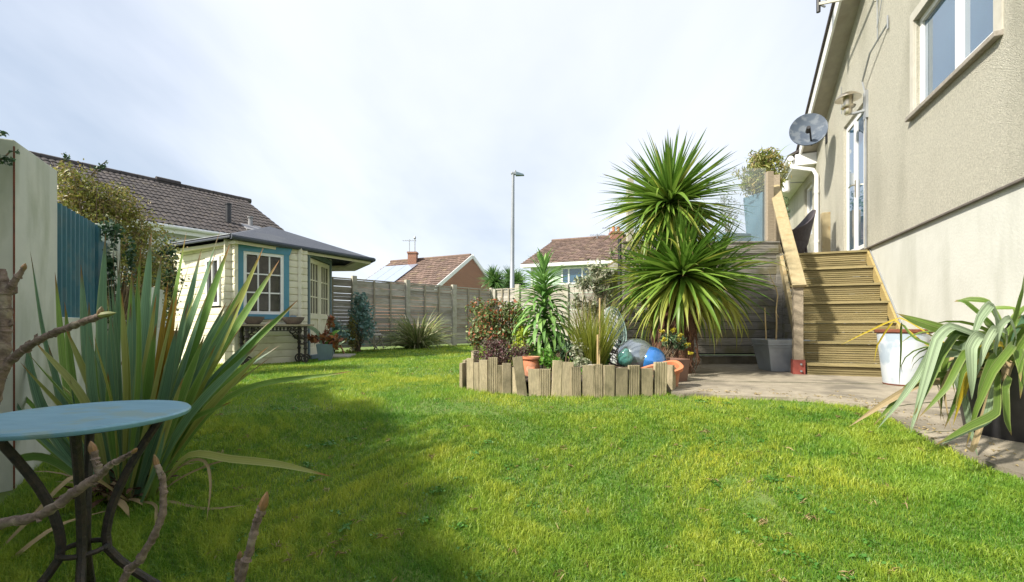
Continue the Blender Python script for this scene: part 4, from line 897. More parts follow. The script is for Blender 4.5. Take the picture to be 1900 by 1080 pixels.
for mk, pts, w in strap: pxleaf(stp, SM[mk], pts, w * (.66 if w > .045 else 1), up=(random.uniform(-.3, .3), -1, .5), roll=random.uniform(-.25, .25), crease=.6, n=20)
rr = random.Random(21)
for i in range(70):
    a = rr.uniform(0, 6.28); L_ = rr.uniform(.4, .8); e = rr.uniform(.5, 1.35); mk = rr.choice('ggsbgggd' if i % 3 else 'ggs')
    pts = arc_pts(L_, rr.uniform(1.8, 3.4), 10, e); Mx = Matrix.Rotation(a, 3, 'Z')
    me = strip_mesh('leaf', [Mx @ p for p in pts], rr.uniform(.03, .055), .25, (0, 0, 1) if e < 1.2 else (math.cos(a), math.sin(a), 1), phprof, SM[mk], rr.uniform(-.5, .5))
    put('leaf', me, stp, bp_ + Vector((rr.uniform(-.1, .1), rr.uniform(-.1, .1), .37)))
# ================================================================== LEFT BOUNDARY
def BX(y): return -1.35 - .527 * y
bw = thing('boundary_wall', 'tall panelled boundary wall in old white paint on the left', 'wall', (BX(2.5), 2.5, gz(-2.6, 2.5)))
def bseg(y0, y1, z0, z1, o0, o1, mb=None):
    # o: offset to the left of the face line
    nx_, ny_ = -.8847, -.4662
    mb = mb or MB(); c = []
    for z in (z0, z1):
        for (y, o) in ((y0, o0), (y1, o0), (y1, o1), (y0, o1)): c.append((BX(y) + nx_ * o, y + ny_ * o, CZ + z))
    return mb.hexa(c)
bseg(2.38, 2.86, -1.05, .975, 0, .16).build('panel', M['wall_paint'], bw, bevel=.006)
bseg(2.378, 2.381, -1.0, .94, -.003, .004).build('rust_seam', M['rust'], bw)
bseg(2.1, 2.38, -1.3, 1.02, .10, .26).build('panel', M['wall_paint'], bw)
bseg(-6, 2.1, -1.3, .70, .10, .26).build('panel', M['wall_paint'], bw)
nh = thing('shadow_foliage', 'unseen foliage added on the near wall to make the lawn shadow ragged', 'hedge', (BX(0) - .2, 0, CZ - .9))  # unseen foliage added to break up the wall's shadow edge on the lawn
bl = [(BX(y_) - .22, y_, CZ + .70 + .14 * math.sin(y_ * 5.1) + .08 * math.sin(y_ * 11), .15, .2, .18) for y_ in np.arange(-3.6, 1.95, .26)]
leaf_cloud('foliage', bl, 9000, .05, M['hedge'], nh, 71, aspect=1.6, shell=.5)
twigs(nh, (BX(0) - .3, 0, CZ + .4), bl, 30, .012, M['twig'], 12)
bseg(2.86, 4.2, -1.05, .055, .0, .14).build('low_wall', M['wall_paint'], bw)
bseg(4.2, 5.6, -1.05, -.02, .0, .14).build('low_wall', M['wall_paint'], bw)
cs = thing('corrugated_sheet', 'dark blue corrugated metal sheet standing on the low white wall', 'metal sheet', (BX(3.2), 3.2, CZ + .06))
m = MB(); n = 11 * 8; vs = []
L0, L1_ = 2.865, 3.62
for i in range(n + 1):
    y = L0 + (L1_ - L0) * i / n; o_ = .045 - .016 * max(-.4, min(1, 1.6 * math.cos(i / 8 * 2 * math.pi)))
    for z in (.06, .803):
        for th in (0, .003): vs.append((BX(y) - .8847 * (o_ + th), y - .4662 * (o_ + th), CZ + z))
m.v = vs
for i in range(n):
    a = i * 4; b = a + 4; m.f += [(a, b, b + 2, a + 2), (a + 1, a + 3, b + 3, b + 1), (a + 2, b + 2, b + 3, a + 3)]
m.build('sheet', M['corr'], cs)
bseg(3.60, 3.66, .06, .78, .02, .08).build('edge_post', M['corr'], cs)
def wpost(y, ztop, w, lab):
    o = bseg(y, y + w, -1.0, ztop, .02, .12).build('wall_post', M['wall_paint'], bevel=.005); mark(o, lab, 'post')
wpost(3.86, .86, .26, 'white painted post beside the blue corrugated sheet')
o = bseg(5.3, 5.8, -.95, .45, .02, .12).build('wall_post', M['wall_paint'], bevel=.005); mark(o, 'low white painted panel between the hedge and the summer house', 'panel')
bseg(3.66, 3.86, .055, .70, .04, .10).build('sheet_offcut', M['corr'], cs)
# ivy and hedge behind
iv = thing('ivy', 'dark ivy hanging over the top of the corrugated sheet and white post', 'ivy', (BX(3.8), 3.8, CZ))
bl = [(BX(3.7) + .02, 3.72, CZ + .78, .10, .10, .10), (BX(3.66) + .05, 3.66, CZ + .45, .05, .05, .33), (BX(4.15) + .06, 4.15, CZ + .6, .05, .05, .25), (BX(3.75) + .03, 3.75, CZ + .15, .06, .06, .3)]
leaf_cloud('foliage', bl, 700, .035, M['ivy'], iv, 22, aspect=1.2, shell=.6)
twigs(iv, (BX(3.7), 3.7, gz(-3.3, 3.7)), bl, 10, .006, M['twig'], 2)
iv2 = thing('ivy', 'dark ivy sprig at the top left corner of the white wall', 'ivy', P(5, 300, 2.3))
iv2c = [P(-10, 305, 2.3), P(8, 292, 2.3), P(20, 280, 2.32), P(33, 283, 2.34)]
MB().tube(iv2c, .004, 5).build('stems', M['twig'], iv2)
leaf_cloud('foliage', [(*P(5, 295, 2.3), .05, .03, .03), (*P(28, 282, 2.32), .018, .02, .014), (*P(0, 248, 2.4), .05, .03, .015)], 90, .022, M['ivy'], iv2, 23, aspect=1.4)
hg = thing('hedge_shrub', 'straggly yellow green shrub growing over the wall behind the blue sheet', 'shrub', (-4.6, 5.2, gz(-4.6, 5.2)))
def B_(px, py, Y, rx, rz, ry=None): p = P(px, py, Y); return (p.x, p.y, p.z, rx, ry or rx, rz)
bl = [B_(140, 350, 5.0, .26, .3), B_(125, 395, 5.0, .3, .25), B_(190, 385, 5.2, .33, .33), B_(170, 430, 5.0, .33, .2), B_(235, 400, 5.5, .25, .3), B_(255, 440, 5.6, .35, .3), B_(265, 500, 5.6, .3, .35), B_(225, 360, 5.4, .15, .12), B_(120, 320, 5.0, .14, .12), B_(275, 560, 5.7, .25, .35), B_(230, 470, 5.2, .25, .25)]
leaf_cloud('foliage', bl, 11500, .040, M['hedge'], hg, 24, aspect=1.8, shell=.6)
twigs(hg, (-4.7, 5.3, gz(-4.6, 5.2) + .3), bl, 90, .014, M['twig'], 3)
sp = MB()
for (a, b, c) in (((115, 310), (120, 295), (123, 289)), ((165, 330), (183, 310), (196, 300)), ((170, 325), (176, 318), (172, 312))):
    sp.tube([P(*a, 5), P(*b, 5), P(*c, 5)], [.008, .006, .004], 5)
sp.build('shoots', M['twig'], hg)
leaf_cloud('shoot_leaves', [(*P(123, 292, 5), .03, .02, .05), (*P(186, 309, 5), .06, .02, .04), (*P(196, 300, 5), .03, .02, .02)], 46, .04, M['ivy'], hg, 25, aspect=1.5)
dk = thing('dark_shrub', 'dense dark green shrub against the end of the summer house', 'shrub', (-5.4, 6.6, gz(-5.4, 6.6)))
bl = [B_(303, 480, 7.0, .2, .35), B_(290, 510, 6.8, .3, .3), B_(312, 540, 7.1, .15, .5), B_(250, 560, 6.0, .3, .4)]
leaf_cloud('foliage', bl, 3200, .06, M['ivy'], dk, 26, aspect=1.5, shell=.6); leaf_cloud('light_foliage', bl, 900, .05, M['hedge'], dk, 27, aspect=1.5, shell=.25); twigs(dk, (-5.4, 6.9, gz(-5, 6)), bl, 20, .012, M['twig'], 5)
# crate, wire stand behind the flax
cr_ = thing('wooden_crate', 'brown wooden crate on a white wire stand behind the flax', 'crate', P(300, 650, 5.6))
for j in range(3): MB().obox(P(300, 618 + j * 11, 5.6), (.34, .24, .06), (0, 0, .3)).build('slat', M['crate'], cr_)
ws = thing('wire_stand', 'white metal wire plant stand partly hidden behind the flax leaves', 'plant stand', P(300, 720, 5.6))
m = MB()
for sx in (-.16, .16):
    for sy in (-.1, .1): m.tube([Vector((P(300, 0, 5.6).x + sx, 5.6 + sy, gz(-4, 5.6))), Vector((P(300, 0, 5.6).x + sx, 5.6 + sy, P(0, 652, 5.6).z))], .008, 6)
m.build('frame', M['white_metal'], ws)
for py in (653, 680, 700): 
    c = P(300, py, 5.6); m = MB()
    for k in range(5): m.tube([c + Vector((-.17, -.1 + .05 * k, 0)), c + Vector((.17, -.1 + .05 * k, 0))], .005, 5)
    m.build('shelf', M['white_metal'], ws)
# ================================================================== SUMMER HOUSE
gS = CZ - .66; topS = CZ + 1.41
A_, B2, C_, E_, D_ = [Vector((x, y)) for x, y in SH]
shs = thing('summer_house', 'cream log summer house with a blue framed window and dark felt roof', 'summer house', (-4.9, 8.8, gS))
def log_mesh(L, h=.124, t=.05):
    # outside is -y
    prof = [(.004, .003), (-.006, .012), (-.008, h * .5), (-.006, h - .012), (.004, h - .003), (.006, h), (t, h), (t, 0), (0, 0)]
    m = MB(); n = len(prof); m.v = [(0, y, z) for y, z in prof] + [(L, y, z) for y, z in prof]
    m.f = [tuple(range(n)), tuple(reversed(range(n, 2 * n)))] + [(i, n + i, n + (i + 1) % n, (i + 1) % n) for i in range(n)]
    return m.mesh('log', M['cream'])
NL = 17; LH = (topS - gS) / NL
def log_wall(p, q, openings, e0=.11, e1=.11, phase=0):
    d = (q - p); L = d.length; d = d / L; a = math.atan2(d.y, d.x); cache = {}
    for k in range(NL):
        z0 = gS + k * LH
        spans = [(-e0, L + e1)]
        for (s0, s1, zb, zt) in openings:
            if z0 + LH * .5 > zb and z0 + LH * .5 < zt:
                spans = [x for (u, v) in spans for x in ((u, s0), (s1, v)) if x[1] - x[0] > .02]
        for (u, v) in spans:
            key = round(v - u, 3)
            if key not in cache: cache[key] = log_mesh(v - u, LH - .002)
            off = (LH / 2 if phase else 0)
            put('log', cache[key], shs, (p.x + d.x * u, p.y + d.y * u, z0 + off * (0 if k == NL - 1 else 1) * .0), (0, 0, a))
LAB = (B2 - A_).length; LBC = (C_ - B2).length; LAD = (D_ - A_).length
# window wall
winS = (.16, .79, gS + .86, gS + 1.90)
log_wall(A_, B2, [winS], .10, .08)
doorS = (.22, 1.34, gS + .12, gS + 1.93)
log_wall(B2, C_, [doorS], .08, .04)
sideW = (.40, .82, gS + .95, gS + 1.85)
log_wall(D_, A_, [(LAD - .82, LAD - .34, gS + 1.0, gS + 1.82)], .10, .10)
log_wall(C_, E_, [], .05, .05); log_wall(E_, D_, [], .05, .05)
def FR(p, q):
    d = (q - p).normalized(); n_ = Vector((d.y, -d.x))
    return lambda s, o, z: Vector((p.x + d.x * s + n_.x * o, p.y + d.y * s + n_.y * o, z))
def obx(mb, fr, s0, s1, o0, o1, z0, z1): return mb.hexa([fr(s0, o1, z0), fr(s1, o1, z0), fr(s1, o0, z0), fr(s0, o0, z0), fr(s0, o1, z1), fr(s1, o1, z1), fr(s1, o0, z1), fr(s0, o0, z1)])
f1 = FR(A_, B2); s0, s1, z0, z1 = winS
# blue surround
wf = MB(); tb_ = .085
wf.hexa([f1(s0 - tb_, .045, z0 - tb_), f1(s0, .045, z0 - tb_), f1(s0, -.06, z0 - tb_), f1(s0 - tb_, -.06, z0 - tb_), f1(s0 - tb_, .045, z1), f1(s0, .045, z1), f1(s0, -.06, z1), f1(s0 - tb_, -.06, z1)])
obx(wf, f1, s1, s1 + tb_, -.06, .045, z0 - tb_, z1); obx(wf, f1, s0, s1, -.06, .045, z0 - tb_, z0)
wf.hexa([f1(s0 - tb_ - .01, .05, z1), f1(s1 + tb_ + .01, .05, z1), f1(s1 + tb_ + .01, -.06, z1), f1(s0 - tb_ - .01, -.06, z1), f1(s0 - tb_ - .05, .05, z1 + .12), f1(s1 + tb_ + .05, .05, z1 + .12), f1(s1 + tb_ + .05, -.06, z1 + .12), f1(s0 - tb_ - .05, -.06, z1 + .12)])
wS = wf.build('window', M['bluetrim'], shs, bevel=.003)
wi = MB(); ww = .05
for a in ((s0, s0 + ww, z0, z1), (s1 - ww, s1, z0, z1), (s0 + ww, s1 - ww, z0, z0 + ww), (s0 + ww, s1 - ww, z1 - ww, z1)): obx(wi, f1, a[0], a[1], -.03, .03, a[2], a[3])
iw = (s1 - s0 - 2 * ww); ih = (z1 - z0 - 2 * ww)
for k in (1, 2): obx(wi, f1, s0 + ww + iw * k / 3 - .011, s0 + ww + iw * k / 3 + .011, -.015, .022, z0 + ww, z1 - ww)
for k in (1, 2): obx(wi, f1, s0 + ww, s1 - ww, -.012, .018, z0 + ww + ih * k / 3 - .011, z0 + ww + ih * k / 3 + .011)
wi.build('sash', M['upvc'], wS)
for i in range(3):
    for j in range(3):
        m = MB(); obx(m, f1, s0 + ww + iw * i / 3 + .012, s0 + ww + iw * (i + 1) / 3 - .012, -.004, .002, z0 + ww + ih * j / 3 + .012, z0 + ww + ih * (j + 1) / 3 - .012); m.build('pane', M['darkglass'], wS)
# door
f2 = FR(B2, C_); s0, s1, z0, z1 = doorS
df = MB()
for a in ((s0 - .06, s0, z0, z1 + .02), (s1, s1 + .08, z0, z1 + .02), (s0 - .06, s1 + .08, z1 + .02, z1 + .11)): obx(df, f2, a[0], a[1], -.05, .05, a[2], a[3])
dS = df.build('door_frame', M['bluegrey'], shs)
mid2 = (s0 + s1) / 2
for (a, b) in ((s0, mid2 - .003), (mid2 + .003, s1)):
    m = MB(); st_ = .085; zg = z0 + .78
    for q in ((a, a + st_, z0, z1), (b - st_, b, z0, z1), (a + st_, b - st_, z1 - st_, z1), (a + st_, b - st_, zg - .1, zg), (a + st_, b - st_, z0, z0 + .13)): obx(m, f2, q[0], q[1], -.02, .025, q[2], q[3])
    iw = b - a - 2 * st_; ih = z1 - st_ - zg
    for k in (1, 2): obx(m, f2, a + st_ + iw * k / 3 - .010, a + st_ + iw * k / 3 + .010, -.01, .018, zg, z1 - st_)
    for k in (1, 2): obx(m, f2, a + st_, b - st_, -.008, .014, zg + ih * k / 3 - .012, zg + ih * k / 3 + .012)
    obx(m, f2, a + st_, b - st_, -.01, .005, z0 + .13, zg - .1)
    for k in range(1, 5): obx(m, f2, a + st_ + iw * k / 5 - .004, a + st_ + iw * k / 5 + .004, .005, .010, z0 + .13, zg - .1)
    dl = m.build('door', M['cream2'], shs)
    m = MB(); obx(m, f2, a + st_, b - st_, -.006, -.001, zg, z1 - st_); m.build('pane', M['darkglass'], dl)
m = MB(); obx(m, f2, s0 - .06, s1 + .08, -.05, .10, z0 - .07, z0); m.build('door_step', M['bluegrey'], shs)
# side window
f3 = FR(D_, A_); s0, s1, z0, z1 = LAD - .82, LAD - .34, gS + 1.0, gS + 1.82
m = MB()
for a in ((s0, s0 + .06, z0, z1), (s1 - .06, s1, z0, z1), (s0 + .06, s1 - .06, z0, z0 + .06), (s0 + .06, s1 - .06, z1 - .06, z1), ((s0 + s1) / 2 - .012, (s0 + s1) / 2 + .012, z0 + .06, z1 - .06)): obx(m, f3, a[0], a[1], -.05, .035, a[2], a[3])
w2 = m.build('window', M['upvc'], shs); m = MB(); obx(m, f3, s0 + .06, s1 - .06, -.01, .0, z0 + .06, z1 - .06); m.build('pane', M['darkglass'], w2)
# interior dark box floor
m = MB(); m.prism([tuple(v) for v in (A_, B2, C_, E_, D_)], gS + .02, gS + .08); m.build('floor', M['oldwood'], shs)
# stack of books / panel seen in window
# roof
Rz = CZ + 1.44
ev = [Vector((-4.42, 7.15, Rz)), Vector((-2.90, 9.55, Rz - .02)), Vector((-3.75, 11.0, Rz)), Vector((-5.2, 11.1, Rz)), P(303, 455, 8.1)]
pk = P(501, 420, 9.3)
rm = MB(); n = 5; th = .05
rm.v = [tuple(e) for e in ev] + [tuple(pk)] + [tuple(e - Vector((0, 0, th))) for e in ev] + [tuple(pk - Vector((0, 0, th)))]
for i in range(n):
    j = (i + 1) % n; rm.f += [(i, j, 5), (6 + j, 6 + i, 11), (i, 6 + i, 6 + j, j)]
rf = rm.build('roof', M['felt'], shs)
ed_ = MB()
for i in range(n): a, b = ev[i], ev[(i + 1) % n]; ed_.tube([a - Vector((0, 0, .03)), b - Vector((0, 0, .03))], .042 if i != 4 else .022, 8)
ed_.build('eave_roll', M['felt'], rf, smooth=True)
sf = MB()
for i in range(n):
    a, b = ev[i], ev[(i + 1) % n]; c = (ev[0] + ev[2] + ev[3]) / 3
    a2 = a.lerp(c, .25) - Vector((0, 0, .02)); b2 = b.lerp(c, .25) - Vector((0, 0, .02))
    a1 = a.lerp(c, .045) - Vector((0, 0, .07)); b1 = b.lerp(c, .045) - Vector((0, 0, .07))
    sf.hexa([a1 - Vector((0, 0, .05)), b1 - Vector((0, 0, .05)), b2 - Vector((0, 0, .05)), a2 - Vector((0, 0, .05)), a1, b1, b2, a2])
sf.build('soffit_board', M['cream2'], shs)
m = MB(); e = ev[4].lerp(ev[0], .02); m.bar(ev[4] + Vector((0, 0, .012)), ev[0] + Vector((0, 0, .012)), .03, .012); m.build('edge_trim', M['gal'], rf)
# table of cast iron legs against the window wall
tbl = thing('cast_iron_table', 'old wooden topped table on ornate black cast iron legs under the blue window', 'table', f1(.55, .3, gS))
def tt(s, o, z): return f1(s, o, gS + z)
tw0, tw1 = .0, 1.13
for j in range(3):
    m = MB(); obx(m, f1, tw0, tw1, .12 + j * .125, .12 + j * .125 + .12, gS + .66, gS + .69); m.build('top_board', M['oldwood'], tbl)
def scroll(c, u, r, turns=1.6, n=22, rad=.011):
    pts = []
    for i in range(n):
        a = turns * 2 * math.pi * i / (n - 1); rr_ = r * (1 - .75 * i / (n - 1)); pts.append(c + u * math.cos(a) * rr_ + Vector((0, 0, 1)) * math.sin(a) * rr_)
    return pts
ud = (f1(1, 0, 0) - f1(0, 0, 0)).normalized(); od = (f1(0, 1, 0) - f1(0, 0, 0)).normalized()
for s_ in (.10, 1.0):
    m = MB()
    for o_ in (.16, .44):
        m.tube([tt(s_, o_, .66), tt(s_, o_, .2)], [.03, .022], 8); m.tube(scroll(tt(s_, o_, .10), ud, .085), .014, 6); m.tube([tt(s_, o_, .2), tt(s_, o_, 0.0)], .02, 6)
        for z_ in (.58, .48, .38, .28): m.lathe([(.02, -.03), (.038, 0), (.02, .03)], tt(s_, o_, z_), 8)
        sg = 1 if s_ < .5 else -1
        m.tube(scroll(tt(s_ + sg * .12, o_, .58), ud * sg, .075), .011, 6); m.tube(scroll(tt(s_ + sg * .06, o_, .47), ud * sg, .045), .009, 6)
        m.tube([tt(s_, o_, .4), tt(s_ + sg * .08, o_, .48), tt(s_ + sg * .2, o_, .62)], .01, 6)
    m.tube([tt(s_, .16, .35), tt(s_, .44, .35)], .015, 6)
    m.build('leg_frame', M['castiron'], tbl, smooth=True)
m = MB()
for o_ in (.15, .45):
    obx(m, f1, .1, 1.0, o_ - .008, o_ + .008, gS + .635, gS + .658); obx(m, f1, .1, 1.0, o_ - .006, o_ + .006, gS + .575, gS + .588)
    for k in range(16): c = tt(.13 + k * .057, o_, .612); m.tube([c + Vector((0, 0, -.03)), c + Vector((0, 0, .03))], .008, 5)
m.build('apron', M['castiron'], tbl)
for (sc_, L_, lab) in ((.24, .17, 'left'), (.86, .19, 'right')):
    c = tt(sc_, .27, .69); bb_ = thing('stone_bowl', 'dark stone trough bowl on the %s end of the cast iron table' % lab, 'bowl', c, group='stone bowls on the iron table')
    M3 = Matrix.Rotation(math.atan2(ud.y, ud.x), 3, 'Z')
    MB().lathe([(.5, 0), (.62, .01), (.95, .09), (1.0, .125), (.93, .125), (.8, .09), (.01, .085)], c, 28, sx=1, sy=1, M=M3 @ Matrix.Diagonal((L_, .11, 1))).build('bowl', M['stone'], bb_, smooth=True)
    if lab == 'right': MB().lathe([(.5, 0), (.8, .03), (.4, .06), (.1, .065)], c + Vector((0, 0, .09)), 14, M=Matrix.Diagonal((.10, .08, 1))).build('stone', M['bluegrey'], bb_, smooth=True)
# potted plant with rusty leaves
pp = P(604, 668, 8.15); pp.z = gz(pp.x, pp.y)
t = thing('blue_pot', 'blue grey flared pot on the grass by the summer house door', 'pot', pp)
sqpot(t, pp, .21, .29, .30, M['bluegrey'], rot=.3)
t = thing('rusty_leaved_plant', 'plant with curling rusty brown leaves in the blue grey pot', 'plant', pp + Vector((0, 0, .27)))
bl = [(pp.x + .05, pp.y, pp.z + .42, .2, .16, .13), (pp.x - .22, pp.y - .05, pp.z + .38, .12, .1, .10), (pp.x + .08, pp.y, pp.z + .7, .07, .07, .16), (pp.x + .2, pp.y, pp.z + .3, .14, .1, .1)]
leaf_cloud('foliage', bl, 170, .13, M['rustleaf'], t, 31, aspect=2.2, shell=.6); twigs(t, pp + Vector((0, 0, .26)), bl, 16, .008, M['rust'], 6)
pxleaf(t, M['str_grey'], [(596, 640, 8.1), (592, 620, 8.1), (575, 607, 8.05), (562, 606, 8.0)], .07, n=8)
pxleaf(t, M['parsley'], [(604, 640, 8.1), (618, 620, 8.1), (632, 612, 8.1)], .07, n=6); pxleaf(t, M['str_grey'], [(604, 640, 8.1), (625, 640, 8.1), (641, 632, 8.1)], .05, n=6)
ob_ = thing('easel_legs', 'thin brown wooden legs leaning beside the pot of rusty leaves', 'stand', P(630, 660, 8.4))
m = MB(); m.bar(P(622, 622, 8.4), P(639, 656, 8.4), .03, .02); m.bar(P(622, 622, 8.5), P(612, 652, 8.7), .03, .02); m.build('legs', M['crate'], ob_)
# ================================================================== BACK FENCE
fdir = Vector((.6985, .7156)); fP0 = Vector((-4.41, 11.1))
def fence_run(name, label, p0, d, posts, ztop, rows, batt, brk=None, seed=3, lit=False):
    fr = random.Random(seed); a = math.atan2(d.y, d.x)
    z0 = CZ - .60
    t = thing(name, label, 'fence', (p0.x, p0.y, z0))
    for s_, w, zt, mm in posts:
        c = p0 + d * s_; mb = MB(); mb.obox((c.x, c.y - .02, (z0 - .1 + zt) / 2), (w, .11, zt - z0 + .1), (0, 0, a)); mb.build('post', M[mm], t, bevel=.006)
    for i in range(len(posts) - 1):
        sa = posts[i][0] + posts[i][1] / 2; sb = posts[i + 1][0] - posts[i + 1][1] / 2; L_ = sb - sa
        if L_ < .1: continue
        pitch = (ztop - z0 - .10) / rows
        me = MB().box((0, 0, 0), (L_, .012, pitch * 1.0)).mesh('slat', M['fence'])
        for k in range(rows):
            gap = fr.random() < .16
            c = p0 + d * sa; off = fr.uniform(0, .012)
            sc_ = .84 if gap else fr.uniform(.90, .99)
            put('slat', me, t, (c.x + d.y * off, c.y - d.x * off, z0 + .06 + k * pitch), (fr.uniform(-.12, -.02), fr.uniform(-.004, .004), a), scale=(1, 1, sc_))
        for b in range(1, batt):
            s_ = sa + L_ * b / batt; c = p0 + d * s_; mb = MB(); mb.obox((c.x + d.y * .03, c.y - d.x * .03, (z0 + .05 + ztop) / 2), (.045, .022, ztop - z0 - .05), (0, 0, a)); mb.build('batten', M['fence_bat'], t)
        c = p0 + d * (sa + L_ / 2); mb = MB(); mb.obox((c.x, c.y - .005, ztop - .015), (L_, .05, .03), (0, 0, a)); mb.build('top_rail', M['fence'], t)
    return t
fence_run('slatted_fence', 'weathered grey horizontal slatted fence across the back of the lawn', fP0, fdir, [(-2.2, .1, CZ + 1.24, 'fence_post'), (-1.05, .07, CZ + 1.22, 'fence_bat'), (.59, .12, CZ + 1.27, 'fence_post'), (2.155, .13, CZ + 1.28, 'fence_post'), (3.79, .15, CZ + 1.25, 'fence_post'), (5.36, .12, CZ + 1.25, 'fence_post')], CZ + 1.20, 20, 3, seed=3)
c0_ = fP0 + fdir * 5.36; c1_ = Vector((2.45, 13.0)); fd2 = (c1_ - c0_).normalized(); Lf = (c1_ - c0_).length
fence_run('slatted_fence', 'pale sunlit slatted fence running from the back corner towards the deck', c0_, fd2, [(.12, .1, CZ + 1.2, 'fence_post'), (1.0, .16, CZ + 1.32, 'fence_post'), (2.7, .12, CZ + 1.24, 'fence_post'), (4.2, .12, CZ + 1.22, 'fence_post'), (Lf, .1, CZ + 1.25, 'fence_bat')], CZ + 1.21, 18, 3, seed=8)
gt = thing('board_gate', 'plain timber board gate between the slatted fence and the deck', 'gate', V(2.15, 10.3, -.6))
for k in range(5):
    x0 = 1.95 + k * .105; MB().box((x0, 10.22, CZ - .5), (x0 + .1, 10.24, CZ + 1.10)).build('board', M['fence'], gt)
MB().box((1.88, 10.17, CZ + 1.10), (2.52, 10.25, CZ + 1.17)).build('top_rail', M['fence_bat'], gt); MB().box((1.84, 10.15, CZ - .6), (1.93, 10.26, CZ + 1.2)).build('post', M['clad'], gt)
o = MB().tube([V(1.605, 6.78, -.6), V(1.605, 6.78, 1.30)], .028, 8).build('dark_pole', M['blackplastic']); mark(o, 'thin dark upright pole at the left end of the deck cladding', 'pole')
# ================================================================== HOUSES BEHIND
# house A, left: interlocking tiles one by one
eA = Vector((.581, .814, 0)); nA = Vector((-.814, .581, 0)); E0 = V(-9.73, 12, 2.76)
hA = thing('house', 'white house with brown tiled roof behind the summer house on the left', 'house', V(-9, 15, -.6))
sl_ = math.atan2(2.14, 4.0); upA = nA * math.cos(sl_) + Vector((0, 0, math.sin(sl_))); norA = eA.cross(upA)
if norA.z < 0: norA = -norA
tw, gau = .298, .349
m = MB(); K = 12
for y, dz in ((0, .0), (.40, .0)):
    for th in (0, -.014):
        for i in range(K + 1):
            x = i / K * (tw + .012); m.v.append((x, y, th + dz + .024 * abs(math.sin(i / K * 2 * math.pi)) ** .8 * (1 if 1 else 0)))
q = K + 1
for i in range(K):
    m.f += [(i, i + 1, 2 * q + i + 1, 2 * q + i), (q + i + 1, q + i, 3 * q + i, 3 * q + i + 1), (q + i, q + i + 1, i + 1, i)]
tile = m.mesh('tile', M['tileA'])
cols = 22; rows_ = 13; T0 = 4.34 - cols * tw
tr_ = random.Random(4)
MA = Matrix((eA, upA, norA)).transposed()
Rt = MA @ Matrix.Rotation(R(-3.2), 3, 'X')
for r_i in range(rows_):
    for c_i in range(cols):
        p = E0 + eA * (T0 + c_i * tw) + upA * (r_i * gau - .06) + norA * (.055 + tr_.uniform(-.003, .004))
        put('tile', tile, hA, p, (Rt @ Matrix.Rotation(tr_.uniform(-.012, .012), 3, 'Z')))
def quad_slab(a, b, c, d, n_, th): return MB().hexa([a - n_ * th, b - n_ * th, c - n_ * th, d - n_ * th, a, b, c, d])
RL = 4.54
quad_slab(E0 + eA * -6, E0 + eA * 4.34, E0 + eA * 4.34 + upA * RL, E0 + eA * -6 + upA * RL, norA, .08).build('roof', M['felt'], hA)
E1 = E0 + nA * 8; up2 = -nA * math.cos(sl_) + Vector((0, 0, math.sin(sl_)))
quad_slab(E1 + eA * 4.34, E1 + eA * -6, E1 + eA * -6 + up2 * RL, E1 + eA * 4.34 + up2 * RL, Vector((nA.x * .47, nA.y * .47, .88)), .08).build('roof', M['tileA'], hA)
rdg = E0 + upA * RL + norA * .03
k = 0; s_ = T0
while s_ < 4.3:
    a = rdg + eA * s_; MB().tube([a, a + eA * .44], [.11, .105], 8).build('ridge_tile', M['tileA'], hA, smooth=True); s_ += .45
a = rdg + eA * 1.45; MB().tube([a + Vector((0, 0, .06)), a + eA * .7 + Vector((0, 0, .06))], .12, 8).build('ridge_vent', M['tileA'], hA)
MB().hexa([E0 + eA * -6 + nA * .3 - Vector((0, 0, 3.4)), E0 + eA * 4.2 + nA * .3 - Vector((0, 0, 3.4)), E0 + eA * 4.2 + nA * 7.7 - Vector((0, 0, 3.4)), E0 + eA * -6 + nA * 7.7 - Vector((0, 0, 3.4)), E0 + eA * -6 + nA * .3 - Vector((0, 0, .02)), E0 + eA * 4.2 + nA * .3 - Vector((0, 0, .02)), E0 + eA * 4.2 + nA * 7.7 - Vector((0, 0, .02)), E0 + eA * -6 + nA * 7.7 - Vector((0, 0, .02))]).build('wall', M['whitewall'], hA)
MB().hexa([E0 + eA * -6 - nA * .0 + Vector((0, 0, -.2)), E0 + eA * 4.34 + Vector((0, 0, -.2)), E0 + eA * 4.34 + nA * .03 + Vector((0, 0, -.2)), E0 + eA * -6 + nA * .03 + Vector((0, 0, -.2)), E0 + eA * -6 + Vector((0, 0, -.03)), E0 + eA * 4.34 + Vector((0, 0, -.03)), E0 + eA * 4.34 + nA * .03 + Vector((0, 0, -.03)), E0 + eA * -6 + nA * .03 + Vector((0, 0, -.03))]).build('fascia', M['upvc'], hA)
MB().tube([E0 + eA * -6 - nA * .07 + Vector((0, 0, -.04)), E0 + eA * 4.3 - nA * .07 + Vector((0, 0, -.04))], .055, 8).build('gutter', M['upvc'], hA, smooth=True)
MB().bar(E0 + eA * 4.36 - Vector((0, 0, .06)), E0 + eA * 4.36 + upA * RL - Vector((0, 0, .06)), .03, .18).build('bargeboard', M['upvc'], hA)
def A_pt(s_, dz, o_): return E0 + eA * s_ + nA * (.3 - o_) + Vector((0, 0, dz))
wA = MB(); 
for (a, b, c, d) in ((.6, 1.7, -.95, -.30),):
    for q in ((a, b, c, c + .06), (a, b, d - .06, d), (a, a + .06, c + .06, d - .06), (b - .06, b, c + .06, d - .06), ((a + b) / 2 - .03, (a + b) / 2 + .03, c + .06, d - .06)):
        wA.hexa([A_pt(q[0], q[2], .06), A_pt(q[1], q[2], .06), A_pt(q[1], q[2], -.02), A_pt(q[0], q[2], -.02), A_pt(q[0], q[3], .06), A_pt(q[1], q[3], .06), A_pt(q[1], q[3], -.02), A_pt(q[0], q[3], -.02)])
wAo = wA.build('window', M['upvc'], hA)
